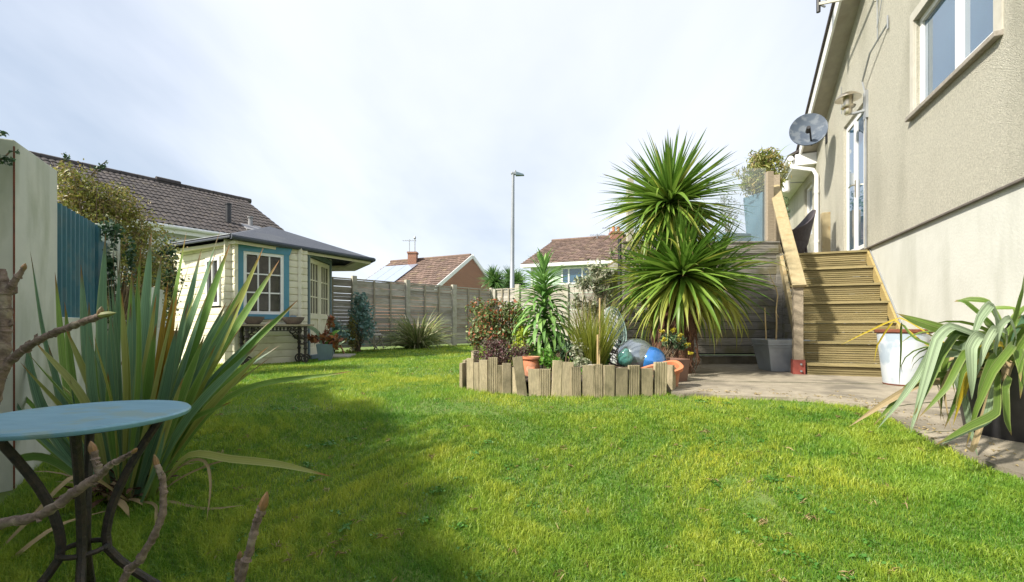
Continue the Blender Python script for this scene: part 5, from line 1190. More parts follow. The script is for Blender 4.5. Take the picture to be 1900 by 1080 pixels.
for (a, b) in ((.66, 1.12), (1.18, 1.64)): MB().hexa([A_pt(a, -.89, .03), A_pt(b, -.89, .03), A_pt(b, -.89, -.01), A_pt(a, -.89, -.01), A_pt(a, -.36, .03), A_pt(b, -.36, .03), A_pt(b, -.36, -.01), A_pt(a, -.36, -.01)]).build('pane', M['glass'], wAo)
fp = E0 + eA * 2.45 + upA * 1.05
fl = MB(); fl.tube([fp, fp + Vector((0, 0, .62))], .085, 12); fl.tube([fp + Vector((0, 0, .62)), fp + Vector((0, 0, .66))], .10, 12); fl.build('flue_pipe', M['blackplastic'], hA, smooth=True)
fp2 = E0 + eA * 3.1 + upA * 1.0; m = MB(); m.tube([fp2, fp2 + Vector((0, 0, .34))], [.08, .06], 10); m.tube([fp2 + Vector((0, 0, .34)), fp2 + Vector((0, 0, .38))], .09, 10); m.obox(fp2 - upA * .2 + norA * .08, (.6, .5, .04), MA); m.build('roof_vent', M['lead'], hA)
# tile fields for the far houses
def tile_field(name, E0_, E1_, R0_, R1_, nc, tw_, mat, parent):
    m = MB(); n_ = (E1_ - E0_).cross(R0_ - E0_).normalized()
    if n_.z < 0: n_ = -n_
    rr = random.Random(6)
    for r_ in range(nc):
        a0, a1 = E0_.lerp(R0_, r_ / nc), E1_.lerp(R1_, r_ / nc); b0, b1 = E0_.lerp(R0_, (r_ + 1.12) / nc), E1_.lerp(R1_, (r_ + 1.12) / nc)
        k = max(2, int((a1 - a0).length / tw_)); sh = (r_ % 2) * .5
        for c in range(-1, k + 1):
            u, v = (c + sh) / k, (c + 1 + sh) / k - .004
            u = max(0, u); v = min(1, v)
            if v <= u: continue
            e = rr.uniform(.0, .02)
            p = [a0.lerp(a1, u) + n_ * (.05 + e), a0.lerp(a1, v) + n_ * (.05 + e), b0.lerp(b1, v) + n_ * .012, b0.lerp(b1, u) + n_ * .012]
            m.hexa([q - n_ * .035 for q in p] + p)
    m.build(name, mat, parent, kind='stuff')
def chimney(parent, c, w, h, pots, mat=M['brick']):
    m = MB().box((c.x - w / 2, c.y - w / 2, c.z - .6), (c.x + w / 2, c.y + w / 2, c.z + h)); m.box((c.x - w / 2 - .05, c.y - w / 2 - .05, c.z + h), (c.x + w / 2 + .05, c.y + w / 2 + .05, c.z + h + .12)); ch = m.build('chimney', mat, parent)
    for i in range(pots):
        x = c.x + (i - (pots - 1) / 2) * .34; MB().lathe([(.10, 0), (.12, .05), (.09, .1), (.10, .34), (.13, .37), (.10, .38)], (x, c.y, c.z + h + .12), 12).build('chimney_pot', M['terra'], ch, smooth=True)
    return ch
def aerial(parent, c, h):
    m = MB(); m.tube([c, c + Vector((0, 0, h))], .03, 6); top = c + Vector((0, 0, h - .1)); m.tube([top - Vector((.5, 0, 0)), top + Vector((.5, 0, 0))], .018, 5)
    for k in range(6): x = -.45 + k * .18; m.tube([top + Vector((x, -.2, 0)), top + Vector((x, .2, 0))], .012, 4)
    m.build('aerial', M['gal'], parent)
# house B
hB = thing('house', 'brick gabled bungalow with brown roof and solar panel beyond the fence', 'house', V(-6, 32, -.6))
dB = Vector((-.891, .454, 0)); nB = Vector((-.454, -.891, 0)); apB = V(-2.88, 31.8, 4.9); LB = 7.25; wB = 4.4; rB = .60
R0_ = apB; R1_ = apB + dB * LB; El0 = apB + nB * wB - Vector((0, 0, wB * rB)); El1 = El0 + dB * LB
tile_field('tiles', El0, El1, R0_, R1_, 15, .33, M['tileB'], hB)
back0 = apB - nB * wB - Vector((0, 0, wB * rB)); back1 = back0 + dB * LB
m = MB(); m.v = [tuple(x) for x in (El0, El1, R1_, R0_, back0, back1)]; m.f = [(0, 1, 2, 3), (3, 2, 5, 4), (0, 3, 4), (1, 5, 2), (0, 4, 5, 1)]; m.build('roof', M['tileB'], hB)
i0 = dB * .12
m = MB(); g0, g1, g2 = El0 + i0 - nB * .3 - Vector((0, 0, .1)), back0 + i0 + nB * .3 - Vector((0, 0, .1)), apB + i0 - Vector((0, 0, .12)); dn = Vector((0, 0, 3.2))
gb = -dB * .18
m.v = [tuple(x + gb) for x in (g0, g1, g2, g0 - dn, g1 - dn)] + [tuple(x + dB * (LB - .3)) for x in (g0, g1, g2, g0 - dn, g1 - dn)]
m.f = [(3, 4, 1, 2, 0), (8, 5, 7, 6, 9), (3, 0, 5, 8), (4, 9, 6, 1)]; m.build('wall', M['brick'], hB)
for e in (El0, back0): MB().bar(e - dB * .16 - Vector((0, 0, .02)), apB - dB * .16 - Vector((0, 0, .02)), .05, .24).build('bargeboard', M['upvc'], hB)
MB().tube([R0_ + Vector((0, 0, .05)), R1_ + Vector((0, 0, .05))], .12, 6).build('ridge', M['tileB'], hB)
cc = apB + dB * 4.75 + nB * .45 - Vector((0, 0, .1)); ch = chimney(hB, cc, .62, .52, 0)
aerial(hB, cc + Vector((-.25, 0, .6)), 1.0); m = MB(); m.tube([cc + Vector((.15, 0, .6)), cc + Vector((.15, 0, 1.75))], .04, 6); m.lathe([(.02, -.15), (.1, 0), (.02, .15)], cc + Vector((.15, 0, 1.7)), 8); m.build('aerial', M['gal'], hB)
upB = (R0_ - El0).normalized(); noB = (R1_ - R0_).normalized().cross(upB); noB = noB if noB.z > 0 else -noB
sp_ = El0 + dB * 3.9 + upB * 1.2 + noB * .12
for k in range(3):
    a = sp_ + dB * (k * 1.03); m = quad_slab(a, a + dB * 1.0, a + dB * 1.0 + upB * 2.9, a + upB * 2.9, noB, .04); 
    m.build('solar_panel', M['solar'], hB)
# house C
hC = thing('house', 'pale green two storey house with brown hipped roof beyond the right fence', 'house', V(5, 30, -.6))
E0C = P(966, 491, 27.6); E1C = P(1175, 479.5, 25.2); E1C.z = E0C.z; R0C = P(1024, 449, 32.6); R1C = P(1190, 437, 30.2); R1C.z = R0C.z
tile_field('tiles', E0C, E1C, R0C, R1C, 15, .33, M['tileB'], hC)
dC = (E1C - E0C).normalized(); nC = Vector((-dC.y, dC.x, 0))
bE0 = E0C + nC * 10; bE1 = E1C + nC * 10
m = MB(); m.v = [tuple(x) for x in (E0C, E1C, R1C, R0C, bE0, bE1)]; m.f = [(0, 1, 2, 3), (0, 3, 4), (3, 2, 5, 4), (1, 5, 2), (0, 4, 5, 1)]; m.build('roof', M['tileB'], hC)
def C_pt(s_, o_, z_): return E0C + dC * s_ + nC * (.5 - o_) + Vector((0, 0, z_))
def cbx(mb, s0, s1, o0, o1, z0, z1): return mb.hexa([C_pt(s0, o1, z0), C_pt(s1, o1, z0), C_pt(s1, o0, z0), C_pt(s0, o0, z0), C_pt(s0, o1, z1), C_pt(s1, o1, z1), C_pt(s1, o0, z1), C_pt(s0, o0, z1)])
cbx(MB(), .5, 8, -8, 0, -5.2, -.05).build('wall', M['greenwall'], hC)
cbx(MB(), 0, 8, .44, .5, -.18, .02).build('fascia', M['upvc'], hC); cbx(MB(), 0.05, 8, 0, .44, -.18, -.14).build('soffit', M['upvc'], hC)
def Cwin(s0, s1, z0, z1, muls):
    m = MB(); w = .09
    for q in [(s0, s1, z0, z0 + w), (s0, s1, z1 - w, z1), (s0, s0 + w, z0 + w, z1 - w), (s1 - w, s1, z0 + w, z1 - w)] + [(x - w / 2, x + w / 2, z0 + w, z1 - w) for x in muls]: cbx(m, q[0], q[1], -.02, .05, q[2], q[3])
    o = m.build('window', M['upvc'], hC); ed2 = [s0 + w] + [v for x in muls for v in (x - w / 2, x + w / 2)] + [s1 - w]
    for i in range(0, len(ed2), 2): m = MB(); cbx(m, ed2[i], ed2[i + 1], -.01, .02, z0 + w, z1 - w); m.build('pane', M['glass'], o)
Cwin(2.42, 4.15, -1.25, -.25, [2.87, 3.68]); Cwin(5.5, 6.6, -1.1, -.25, [6.2])
m = MB(); cbx(m, .5, .62, -.02, .06, -5, -.1); m.build('downpipe', M['upvc'], hC)
cc = P(1143, 440, 30.6); chimney(hC, cc - Vector((0, 0, .35)), .75, .55, 2); aerial(hC, P(1131, 445, 30.8), .9); aerial(hC, P(1108, 447, 31.2), .5)
MB().tube([R0C + Vector((0, 0, .05)), R1C + Vector((0, 0, .05))], .13, 6).build('ridge', M['tileB'], hC)
# street lamp
sl1 = thing('street_lamp', 'tall grey steel street lamp rising behind the corner of the fence', 'street lamp', (0, 17, CZ - .6))
MB().tube([V(0, 17, -.7), V(0, 17, .9), V(0, 17, .95), V(0.02, 17, 3.5), V(.04, 17, 5.66)], [.125, .12, .085, .072, .055], 14).build('pole', M['lamp_steel'], sl1, smooth=True)
m = MB(); m.obox(V(.10, 17, 5.70), (.28, .13, .10), (0, .12, 0)); hd = m.build('lamp_head', M['lamp_steel'], sl1, bevel=.03)
m = MB(); m.hexa([V(.14, 16.9, 5.62), V(.46, 16.94, 5.62), V(.46, 17.06, 5.62), V(.14, 17.1, 5.62), V(.14, 16.92, 5.76), V(.42, 16.95, 5.68), V(.42, 17.05, 5.68), V(.14, 17.08, 5.76)]); m.build('luminaire', M['bluegrey'], sl1, bevel=.01)
m = MB(); m.lathe([(.035, 0), (.035, .06), (.01, .08)], V(.12, 17, 5.76), 8); m.build('sensor', M['gal'], sl1)
# ================================================================== PLANTS WITH BLADES
def blade_tuft(name, label, cat, base, n, L, w, mat, er=(.5, 1.5), droop=(.6, 2.0), seed=1, group=None, blades='blades', r0=.05, n_seg=7):
    rr = random.Random(seed); t = thing(name, label, cat, base, group); sp_ = []
    for i in range(n):
        a = rr.uniform(0, 6.283); e = rr.uniform(*er); Mx = Matrix.Rotation(a, 3, 'Z'); b0 = Vector(base) + Mx @ Vector((rr.uniform(0, r0), 0, 0))
        sp_.append(([b0 + Mx @ q for q in arc_pts(L * rr.uniform(.6, 1.1), rr.uniform(*droop), n_seg, e)], w * rr.uniform(.7, 1.2)))
    join_strips(blades, sp_, mat, t, kind='stuff'); return t
b = P(775, 640, 12.1); b.z = gz(b.x, b.y)
blade_tuft('striped_flax', 'wide clump of narrow striped arching leaves at the foot of the fence', 'plant', b, 420, 1.15, .035, M['stripes'], er=(.35, 1.5), droop=(.7, 2.2), seed=41, r0=.2)
b = P(1100, 672, 4.55); b.z = CZ - .5
bt = blade_tuft('rush_tuft', 'upright tuft of fine yellow green rush blades in the planting bed', 'plant', b, 430, .74, .009, M['restio'], er=(1.1, 1.56), droop=(.05, .55), seed=42, r0=.06, n_seg=6)
MB().tube([P(1112, 690, 4.4), P(1113, 553, 4.42)], .008, 6).build('cane', M['cane']); mark(bpy.data.objects['cane.001'], 'tall bamboo cane standing behind the rush tuft', 'cane')
MB().tube([P(1109, 680, 4.25), P(1109, 621, 4.25)], .009, 6).build('cane', M['cane']); mark(bpy.data.objects['cane.002'], 'short bamboo cane in front of the rush tuft', 'cane')
# ---- cordyline palm
palm = thing('cordyline_palm', 'tall many headed cabbage palm in front of the deck', 'palm tree', (2.02, 5.7, gz(2, 5.7)))
cvars = []
for i in range(7):
    dr = [.05, .15, .3, .5, .8, 1.1, 1.5][i]
    cvars.append([strip_mesh('leaf', arc_pts(1.0, dr, 9), .060, .30, (0, 0, 1), cordprof, mt) for mt in (M['cord'], M['cord_y'])])
heads = [(P(1242, 376, 5.6), .93, 430, (-.95, 1.5), 31, .04), (P(1266, 508, 5.4), .98, 330, (-.95, 1.4), 32, .05), (P(1205, 520, 5.95), .78, 130, (-.8, 1.2), 33, .7), (P(1318, 520, 5.75), .92, 130, (-1.0, 1.2), 34, .05), (P(1215, 588, 6.1), .48, 60, (-.7, 1.2), 35, .1)]  # third head's high yellow share paints sunlight into its leaf colour
extra = []; cnt = 0
for hi, (c, L_, n, (e0_, e1_), sd_, fy) in enumerate(heads):
    rr = random.Random(sd_)
    for i in range(n):
        a = 2.39996 * i + rr.uniform(-.2, .2); u = (i + .5) / n; el = math.asin(max(-1, min(1, -.80 + 1.79 * u))) + rr.uniform(-.12, .12)
        dr = rr.choice((4, 5, 6)) if rr.random() < .12 else max(0, min(6, int(3.6 - 3.2 * u + rr.uniform(-.6, 1.4)))) if hi == 0 else max(0, min(6, int(4.8 - 4.2 * u + rr.uniform(-.6, 1.2))))
        yl = 1 if (rr.random() < fy or (u < .22 and rr.random() < .6)) else 0
        L2 = L_ * rr.uniform(.78, 1.08) * (1 - .16 * max(0, u - .6) / .4)
        # rotation: leaf runs along +x, tilted up by el, turned by a
        Rm = Matrix.Rotation(a, 3, 'Z') @ Matrix.Rotation(-el, 3, 'Y') @ Matrix.Rotation(rr.uniform(-.5, .5), 3, 'X')
        wsc = rr.uniform(.75, 1.1)
        if cnt < 296 and hi < 2 and not (hi == 0 and cnt >= 180):
            front = math.sin(a) < .25
            if front: put('leaf', cvars[dr][yl], palm, c + Vector((0, 0, .08 * (u - .5))), Rm, scale=(L2, L2 * wsc, L2)); cnt += 1; continue
        extra.append((cvars[dr][yl], c + Vector((0, 0, .08 * (u - .5))), Rm, L2, wsc, yl))
for yl in (0, 1):
    m = MB(); uvs = []
    for (me, c, Rm, L2, wsc, y_) in extra:
        if y_ != yl: continue
        m.add([c + Rm @ Vector((v.co.x * L2, v.co.y * L2 * wsc, v.co.z * L2)) for v in me.vertices], [tuple(p.vertices) for p in me.polygons])
        uvs += [((k % 3) / 2, (k // 3) / 9) for k in range(len(me.vertices))]
    if m.v:
        o = m.build('leaves', [M['cord'], M['cord_y']][yl], palm, kind='stuff', smooth=True); ul = o.data.uv_layers.new(name='UVMap')
        li = np.zeros(len(o.data.loops), dtype=np.int32); o.data.loops.foreach_get('vertex_index', li); ul.data.foreach_set('uv', np.array(uvs, dtype=np.float32)[li].ravel())
def rough_trunk(pts, rad, seed):
    # shaggy trunk
    n = 26; P_ = [Vector(p) for p in pts]; out = []; rr_ = []
    for i in range(n + 1):
        t = i / n * (len(P_) - 1); k = min(int(t), len(P_) - 2); t -= k; out.append(P_[k].lerp(P_[k + 1], t)); r = rad[k] + (rad[k + 1] - rad[k]) * t; rr_.append(r * (1 + .12 * math.sin(i * 2.3 + seed) + .08 * (i % 2)))
    return MB().tube(out, rr_, 12)
gb0 = gz(2, 5.7) - .05
rough_trunk([(1.86, 5.62, gb0), (1.88, 5.6, CZ - .1), (1.90, 5.6, CZ + .6), tuple(heads[0][0])], [.10, .085, .07, .055], 1).build('trunk', M['palmbark'], palm, smooth=True)
rough_trunk([(2.05, 5.52, gb0), (2.08, 5.45, CZ - .05), tuple(heads[1][0])], [.10, .095, .075], 2).build('trunk', M['palmbark'], palm, smooth=True)
rough_trunk([(1.92, 5.75, gb0), (1.85, 5.85, CZ), tuple(heads[2][0])], [.09, .08, .06], 3).build('trunk', M['palmbark'], palm, smooth=True)
rough_trunk([(2.12, 5.62, gb0), (2.2, 5.68, CZ - .1), tuple(heads[3][0])], [.08, .075, .06], 4).build('trunk', M['palmbark'], palm, smooth=True)
sp_ = []; rr = random.Random(50)
for i in range(120):
    x = rr.uniform(1.88, 2.22); z = rr.uniform(-.35, .38); y = 5.46 + rr.uniform(-.12, .1) + .1 * abs(x - 2.05); b0 = V(x, y, z); sp_.append(([b0, b0 + Vector((rr.uniform(-.05, .05), -.03, -.12)), b0 + Vector((rr.uniform(-.08, .08), -.03, -.28))], .018))
join_strips('dead_leaves', sp_, M['palmbark'], palm, kind='stuff')
# ---- echium
ech = thing('echium', 'tall echium rosette tower with drooping narrow green leaves in the bed', 'plant', (.36, 4.9, CZ - .5))
ec = P(1010, 700, 4.9); etop = P(1008, 505, 4.9)
MB().tube([ec, ec.lerp(etop, .5) + Vector((.01, 0, 0)), etop], [.03, .025, .012], 8).build('stem', M['euph'], ech)
evs = [strip_mesh('leaf', arc_pts(1.0, d, 8, 0), .135, .15, (0, 0, 1), lanprof, M['echium']) for d in (.6, 1.2, 1.8, 2.3)]
rr = random.Random(61); N_ = 290
for i in range(N_):
    u = (i + .5) / N_; a = 2.39996 * i; z = ec.lerp(etop, .22 + .78 * u ** .85)
    L_ = (.50 - .22 * u) * rr.uniform(.8, 1.1); el = .15 + .55 * u + (.6 if u > .9 else 0) + rr.uniform(-.15, .15)
    k = max(0, min(3, int(3.4 - 3.2 * max(0, (u - .3) / .7) + rr.uniform(-.5, .5)))); 
    if u > .93: k = 0
    Rm = Matrix.Rotation(a, 3, 'Z') @ Matrix.Rotation(-el, 3, 'Y') @ Matrix.Rotation(rr.uniform(-.3, .3), 3, 'X')
    put('leaf', evs[k], ech, z, Rm, scale=(L_, L_ * .8, L_))
# ---- shrubs in the bed
def shrub(name, label, cat, base, blobs, n, size, mat, seed, aspect=1.8, nt_=20, r0=.008, shell=.5, tw=M['twig'], extra=None):
    t = thing(name, label, cat, base); leaf_cloud('foliage', blobs, n, size, mat, t, seed, aspect=aspect, shell=shell); twigs(t, base, blobs, nt_, r0, tw, seed)
    if extra:
        for (bl_, n_, s_, m_, nm) in extra: leaf_cloud(nm, bl_, n_, s_, m_, t, seed + 100, aspect=aspect, shell=.4)
    return t
bz = CZ - .5
shrub('photinia_shrub', 'bushy shrub with red and green leaves at the left end of the bed', 'shrub', (-.12, 5.3, bz), [B_(905, 590, 5.3, .17, .14), B_(945, 580, 5.3, .18, .16), B_(930, 620, 5.3, .26, .16), B_(965, 600, 5.3, .14, .16), B_(885, 625, 5.3, .14, .12), B_(915, 562, 5.35, .08, .06)], 2600, .045, M['photinia'], 51, 1.8, 50)
shrub('purple_shrub', 'low twiggy purple brown shrub behind the left palisade boards', 'shrub', (-.08, 4.5, bz), [B_(905, 660, 4.5, .14, .10), B_(935, 655, 4.5, .16, .13), B_(915, 640, 4.55, .14, .1), B_(960, 655, 4.5, .1, .1), B_(975, 650, 4.6, .08, .08)], 1900, .032, M['purpleheb'], 52, 3.2, 60, .004)
shrub('lime_shrub', 'small bright yellow green shrub beside the echium', 'shrub', (.1, 4.75, bz), [B_(968, 622, 4.75, .07, .09), B_(972, 645, 4.7, .06, .06), B_(960, 640, 4.75, .06, .07)], 420, .04, M['limegreen'], 53, 1.8, 12)
shrub('parsley_plant', 'small bright green leafy plant behind the middle palisade boards', 'plant', (.33, 4.2, bz), [B_(1018, 668, 4.2, .085, .07), B_(1012, 655, 4.25, .06, .05), B_(1035, 672, 4.15, .05, .04)], 800, .026, M['parsley'], 54, 1.3, 16, .003)
shrub('dark_herb', 'dark green leafy clump under the echium leaves', 'plant', (.55, 4.6, bz), [B_(1050, 650, 4.7, .13, .1), B_(1035, 640, 4.8, .1, .1)], 500, .05, M['euph'], 55, 1.8, 12)
shrub('green_herb', 'pale green leafy plant at the base of the rush tuft', 'plant', (.72, 4.5, bz), [B_(1075, 650, 4.5, .08, .10), B_(1080, 672, 4.3, .08, .05), B_(1125, 650, 4.7, .05, .1)], 600, .032, M['varieg'], 56, 1.6, 14, .003, extra=[([B_(1122, 655, 4.6, .05, .12)], 300, .03, M['parsley'], 'low_foliage')])
shrub('variegated_shrub', 'tall open shrub with cream edged leaves in front of the pale fence', 'shrub', (.95, 6.2, CZ - .6), [B_(1085, 525, 6.3, .2, .13), B_(1105, 500, 6.3, .18, .14), B_(1120, 540, 6.3, .14, .16), B_(1070, 560, 6.3, .12, .12), B_(1135, 470, 6.4, .05, .1), B_(1100, 570, 6.3, .2, .14), B_(1130, 510, 6.3, .1, .12)], 1150, .07, M['varieg'], 57, 2.4, 45, .007, shell=.7)
shrub('euphorbia', 'euphorbia with small yellow flower heads in the brown pot by the palm', 'plant', (1.66, 5.0, CZ - .42), [B_(1245, 632, 5.0, .12, .10), B_(1262, 640, 5.0, .08, .08)], 420, .05, M['euph'], 58, 2.5, 20, .005, extra=[([B_(1228, 615, 4.95, .03, .025), B_(1250, 612, 4.95, .03, .025), B_(1262, 622, 4.95, .03, .02), B_(1232, 630, 4.9, .03, .025), B_(1276, 640, 4.95, .04, .03), B_(1258, 630, 4.95, .03, .02), B_(1280, 655, 4.9, .03, .02)], 260, .028, M['yellowfl'], 'flowers')])
shrub('hillock_herb', 'tiny succulents and herbs behind the right palisade boards', 'plant', (1.2, 4.2, CZ - .45), [B_(1185, 692, 4.2, .12, .03), B_(1090, 690, 4.1, .09, .035), B_(1060, 690, 4.1, .07, .03)], 500, .024, M['parsley'], 59, 1.5, 5, .003)
shrub('bluegreen_shrub', 'blue green leaved young tree standing before the back fence', 'shrub', (-3.7, 10.9, CZ - .6), [B_(672, 585, 10.9, .3, .45), B_(668, 560, 10.9, .22, .25), B_(680, 610, 10.8, .2, .35), B_(655, 620, 10.8, .2, .2)], 1300, .085, M['bluegum'], 60, 1.7, 26, .01)
shrub('bluegreen_shrub', 'small blue green bush close to the corner of the summer house', 'shrub', (-4.0, 10.2, CZ - .6), [B_(622, 610, 10.2, .22, .25), B_(632, 625, 10.2, .2, .2)], 520, .07, M['bluegum'], 62, 1.7, 16, .008)
shrub('climber', 'pale green climber beside the fence post behind the summer house', 'climber', (-3.6, 10.7, CZ - .6), [B_(655, 630, 10.6, .15, .35), B_(652, 600, 10.6, .1, .2)], 500, .05, M['hedge'], 63, 1.8, 14, .008)
shrub('photinia_shrub', 'loose dark leaved shrub in front of the far fence panel', 'shrub', (-.75, 9.5, CZ - .6), [B_(885, 575, 9.5, .25, .28), B_(890, 610, 9.3, .25, .25), B_(900, 590, 9.3, .2, .4)], 900, .07, M['photinia'], 64, 1.8, 24, .008)
for k, (px, py, Y, r, lab) in enumerate(((908, 522, 19, .75, 'round cabbage palm head showing above the fence left of the street lamp'), (934, 527, 21, .55, 'smaller cabbage palm head just left of the lamp post'), (958, 524, 21, .75, 'dark cabbage palm head just right of the lamp post'))):
    c = P(px, py, Y); t = thing('cabbage_palm', lab, 'palm tree', (c.x, c.y, CZ - .6), group='cabbage palms beyond the fence'); rr = random.Random(70 + k); sp_ = []
    MB().tube([Vector((c.x, c.y, CZ - .65)), c], [.12, .08], 8).build('trunk', M['palmbark'], t)
    for j in range(3):
        cc = c + Vector((rr.uniform(-.35, .35), rr.uniform(-.3, .3), rr.uniform(-.25, .2)))
        for i in range(130):
            a = rr.uniform(0, 6.283); e = rr.uniform(-.5, 1.5); Mx = Matrix.Rotation(a, 3, 'Z'); sp_.append(([cc + Mx @ q for q in arc_pts(r * rr.uniform(.6, 1), rr.uniform(.2, 1.2), 5, e)], .05))
    join_strips('crown', sp_, M['farpalm'], t, kind='stuff')
# ---- folding chair by the fence
fcx = P(690, 640, 10.9); ch = thing('folding_chair', 'small weathered folding wooden chair against the back fence', 'chair', (fcx.x, fcx.y, CZ - .6))
q = lambda px, py, d=0: P(px, py, 10.9 + d)
m = MB(); m.bar(q(679, 598), q(700, 648), .04, .02); m.bar(q(694, 600, .3), q(712, 646, .3), .04, .02); m.bar(q(710, 622), q(694, 648, .1), .03, .02); m.build('leg_frame', M['fence_bat'], ch)
for k in range(4): MB().bar(q(682 + k * 3.4, 602 + k * 6), q(697 + k * 3.4, 602 + k * 6, .3), .05, .012, up=(0, -1, .3)).build('back_slat', M['fence'], ch)
for k in range(3): MB().bar(q(694 + k * 6, 622, 0), q(702 + k * 6, 622, .35), .07, .02).build('seat_slat', M['fence'], ch)
# ================================================================== THINGS IN THE BED
tp = P(985, 690, 4.25); tp.z = CZ - .52
t = thing('terracotta_pot', 'small round terracotta strawberry pot behind the leaning board', 'pot', tp)
MB().lathe([(.06, 0), (.085, .06), (.082, .12), (.07, .15), (.09, .165), (.09, .185), (.07, .185), (.06, .14), (.001, .13)], tp + Vector((0, 0, .05)), 24).build('pot_body', M['terra'], t, smooth=True)
m = MB(); m.lathe([(.03, -.01), (.042, .012), (.03, .016)], tp + Vector((-.005, -.075, .12)), 14, M=Matrix.Rotation(R(70), 3, 'X')); m.build('pocket_lip', M['terra'], t)
# blue gazing globe and glass
bc_ = P(1207, 671, 4.6); t = thing('blue_globe', 'large shiny blue gazing globe lying in the bed', 'garden globe', bc_ - Vector((0, 0, .2)))
sph = lambda r, k=16: [(max(.001, r * math.sin(math.pi * i / k)), -r * math.cos(math.pi * i / k)) for i in range(k + 1)]
MB().lathe(sph(.155, 20), bc_, 36).build('globe', M['blueball'], t, smooth=True)
gc_ = P(1180, 664, 4.68); t = thing('globe_reflection', 'grey silver sphere added as the reflection on the blue globe', 'garden globe', gc_ - Vector((0, 0, .2)))  # added sphere standing in for the silver reflection on the blue globe
MB().lathe(sph(.20, 20), gc_, 36).build('globe', M['silver'], t, smooth=True)
tc_ = P(1160, 664, 4.5); t = thing('green_glass_float', 'lumpy sea green glass float beside the silver reflection sphere', 'glass float', tc_ - Vector((0, 0, .1)))
m = MB(); m.lathe(sph(.085, 14), tc_, 22, sx=.9, sy=.9); o = m.build('float', M['teal'], t, smooth=True)
for v in o.data.vertices: v.co *= 1 + .16 * mnoise.noise(v.co * 14 + Vector((3, 1, 2)))
o.data.update()
# verdigris chair back, tilted
vg = thing('iron_garden_chair', 'ornate verdigris cast iron garden chair leaning behind the rush tuft', 'chair', P(1140, 690, 4.9))
cv = P(1143, 608, 4.95); Mv = (Vector((.55, -.75, .25)).normalized()).to_track_quat('Z', 'Y').to_matrix()
m = MB()
def ring(mb, c, a, b, rad, n=28, M3=None): 
    pts = [c + M3 @ Vector((a * math.cos(2 * math.pi * i / n), b * math.sin(2 * math.pi * i / n), 0)) for i in range(n + 1)]; mb.tube(pts, rad, 6, cap=False)
ring(m, cv, .15, .23, .012, 28, Mv); ring(m, cv, .115, .19, .007, 24, Mv)
rr = random.Random(3)
for i in range(46):
    a = rr.uniform(0, 6.28); r_ = math.sqrt(rr.random()); c = cv + Mv @ Vector((.11 * r_ * math.cos(a), .185 * r_ * math.sin(a), 0)); ring(m, c, .022, .026, .005, 8, Mv @ Matrix.Rotation(rr.uniform(0, 3), 3, 'Z'))
m.build('backrest', M['verdigris'], vg, smooth=True)
sc_c = cv + Vector((.0, -.1, -.30)); m = MB(); Ms = Vector((.3, -.75, .75)).normalized().to_track_quat('Z', 'Y').to_matrix(); ring(m, sc_c, .17, .15, .012, 24, Ms)
for i in range(30):
    a = rr.uniform(0, 6.28); r_ = math.sqrt(rr.random()); c = sc_c + Ms @ Vector((.14 * r_ * math.cos(a), .12 * r_ * math.sin(a), 0)); ring(m, c, .022, .026, .005, 8, Ms)
m.build('seat', M['castiron'], vg, smooth=True)
for dx, dy in ((-.1, 0), (.12, .05), (.05, -.15), (-.05, .15)):
    a = sc_c + Vector((dx, dy, 0)); MB().tube([a, a + Vector((dx * .4, dy * .3, -.1)), a + Vector((dx * .8, dy * .5, -.28))], [.012, .012, .01], 6).build('leg', M['castiron'], vg, smooth=True)
MB().tube([cv + Vector((.08, 0, -.16)), sc_c + Vector((.1, .05, 0))], .012, 6).build('back_support', M['castiron'], vg)
# terracotta trough, tipped
tt_ = thing('terracotta_trough', 'orange terracotta trough tipped over at the right end of the palisade', 'planter', P(1235, 710, 4.25))
cT = P(1226, 690, 4.28); MT = Matrix.Rotation(R(14), 3, 'Y').inverted() @ Matrix.Rotation(R(20), 3, 'X')
m = MB(); pf = []
def rrect(a, b, z, n=24): return [(cT + MT @ Vector((a * (abs(math.cos(t_)) ** .6) * (1 if math.cos(t_) > 0 else -1), b * (abs(math.sin(t_)) ** .6) * (1 if math.sin(t_) > 0 else -1), z))) for t_ in [2 * math.pi * i / n for i in range(n)]]
rings = [rrect(.14, .07, -.17), rrect(.175, .095, 0), rrect(.20, .115, 0.0), rrect(.205, .12, .035), rrect(.17, .09, .035), rrect(.16, .08, -.02)]
m.v = [tuple(p) for q_ in rings for p in q_]; n = 24
for a in range(5):
    for i in range(n): m.f.append((a * n + i, a * n + (i + 1) % n, (a + 1) * n + (i + 1) % n, (a + 1) * n + i))
m.f.append(tuple(reversed(range(n)))); m.build('trough_body', M['terra'], tt_, smooth=True)
m = MB(); m.add(rrect(.16, .08, -.015), [tuple(range(24))]); m.build('soil', M['soil'], tt_)
pc = Vector((1.66, 4.75, CZ - .60)); t = thing('square_clay_pot', 'square brown clay pot with purple glazed side beside the palm', 'pot', pc)
sqpot(t, pc, .22, .27, .26, M['brownclay'], rot=.5); 
M3 = Matrix.Rotation(.5, 3, 'Z'); m = MB(); m.obox(pc + M3 @ Vector((-.10, -.152, .11)), (.17, .14, .2), (0, 0, .5)); 
t2 = thing('purple_pot', 'small purple glazed pot between the terracotta trough and the brown pot', 'pot', pc + Vector((-.17, -.1, 0)))
sqpot(t2, pc + Vector((-.15, -.16, .02)), .14, .19, .2, M['glazed'], rot=.4)
# a few rocks in the bed
for (px, py, Y, r, lab) in ((1096, 683, 4.05, .035, 'pale rounded stone behind the middle palisade boards'), (1150, 688, 4.1, .03, 'small stone near the silver reflection sphere in the bed'), (1290, 672, 6.2, .05, 'grey stone beside the edge of the patio')):
    c = P(px, py, Y); o = MB().lathe([(max(.001, a_), b_) for a_, b_ in sph(r, 8)], c, 12, sx=1.5).build('stone', M['slab'], smooth=True); mark(o, lab, 'stone')
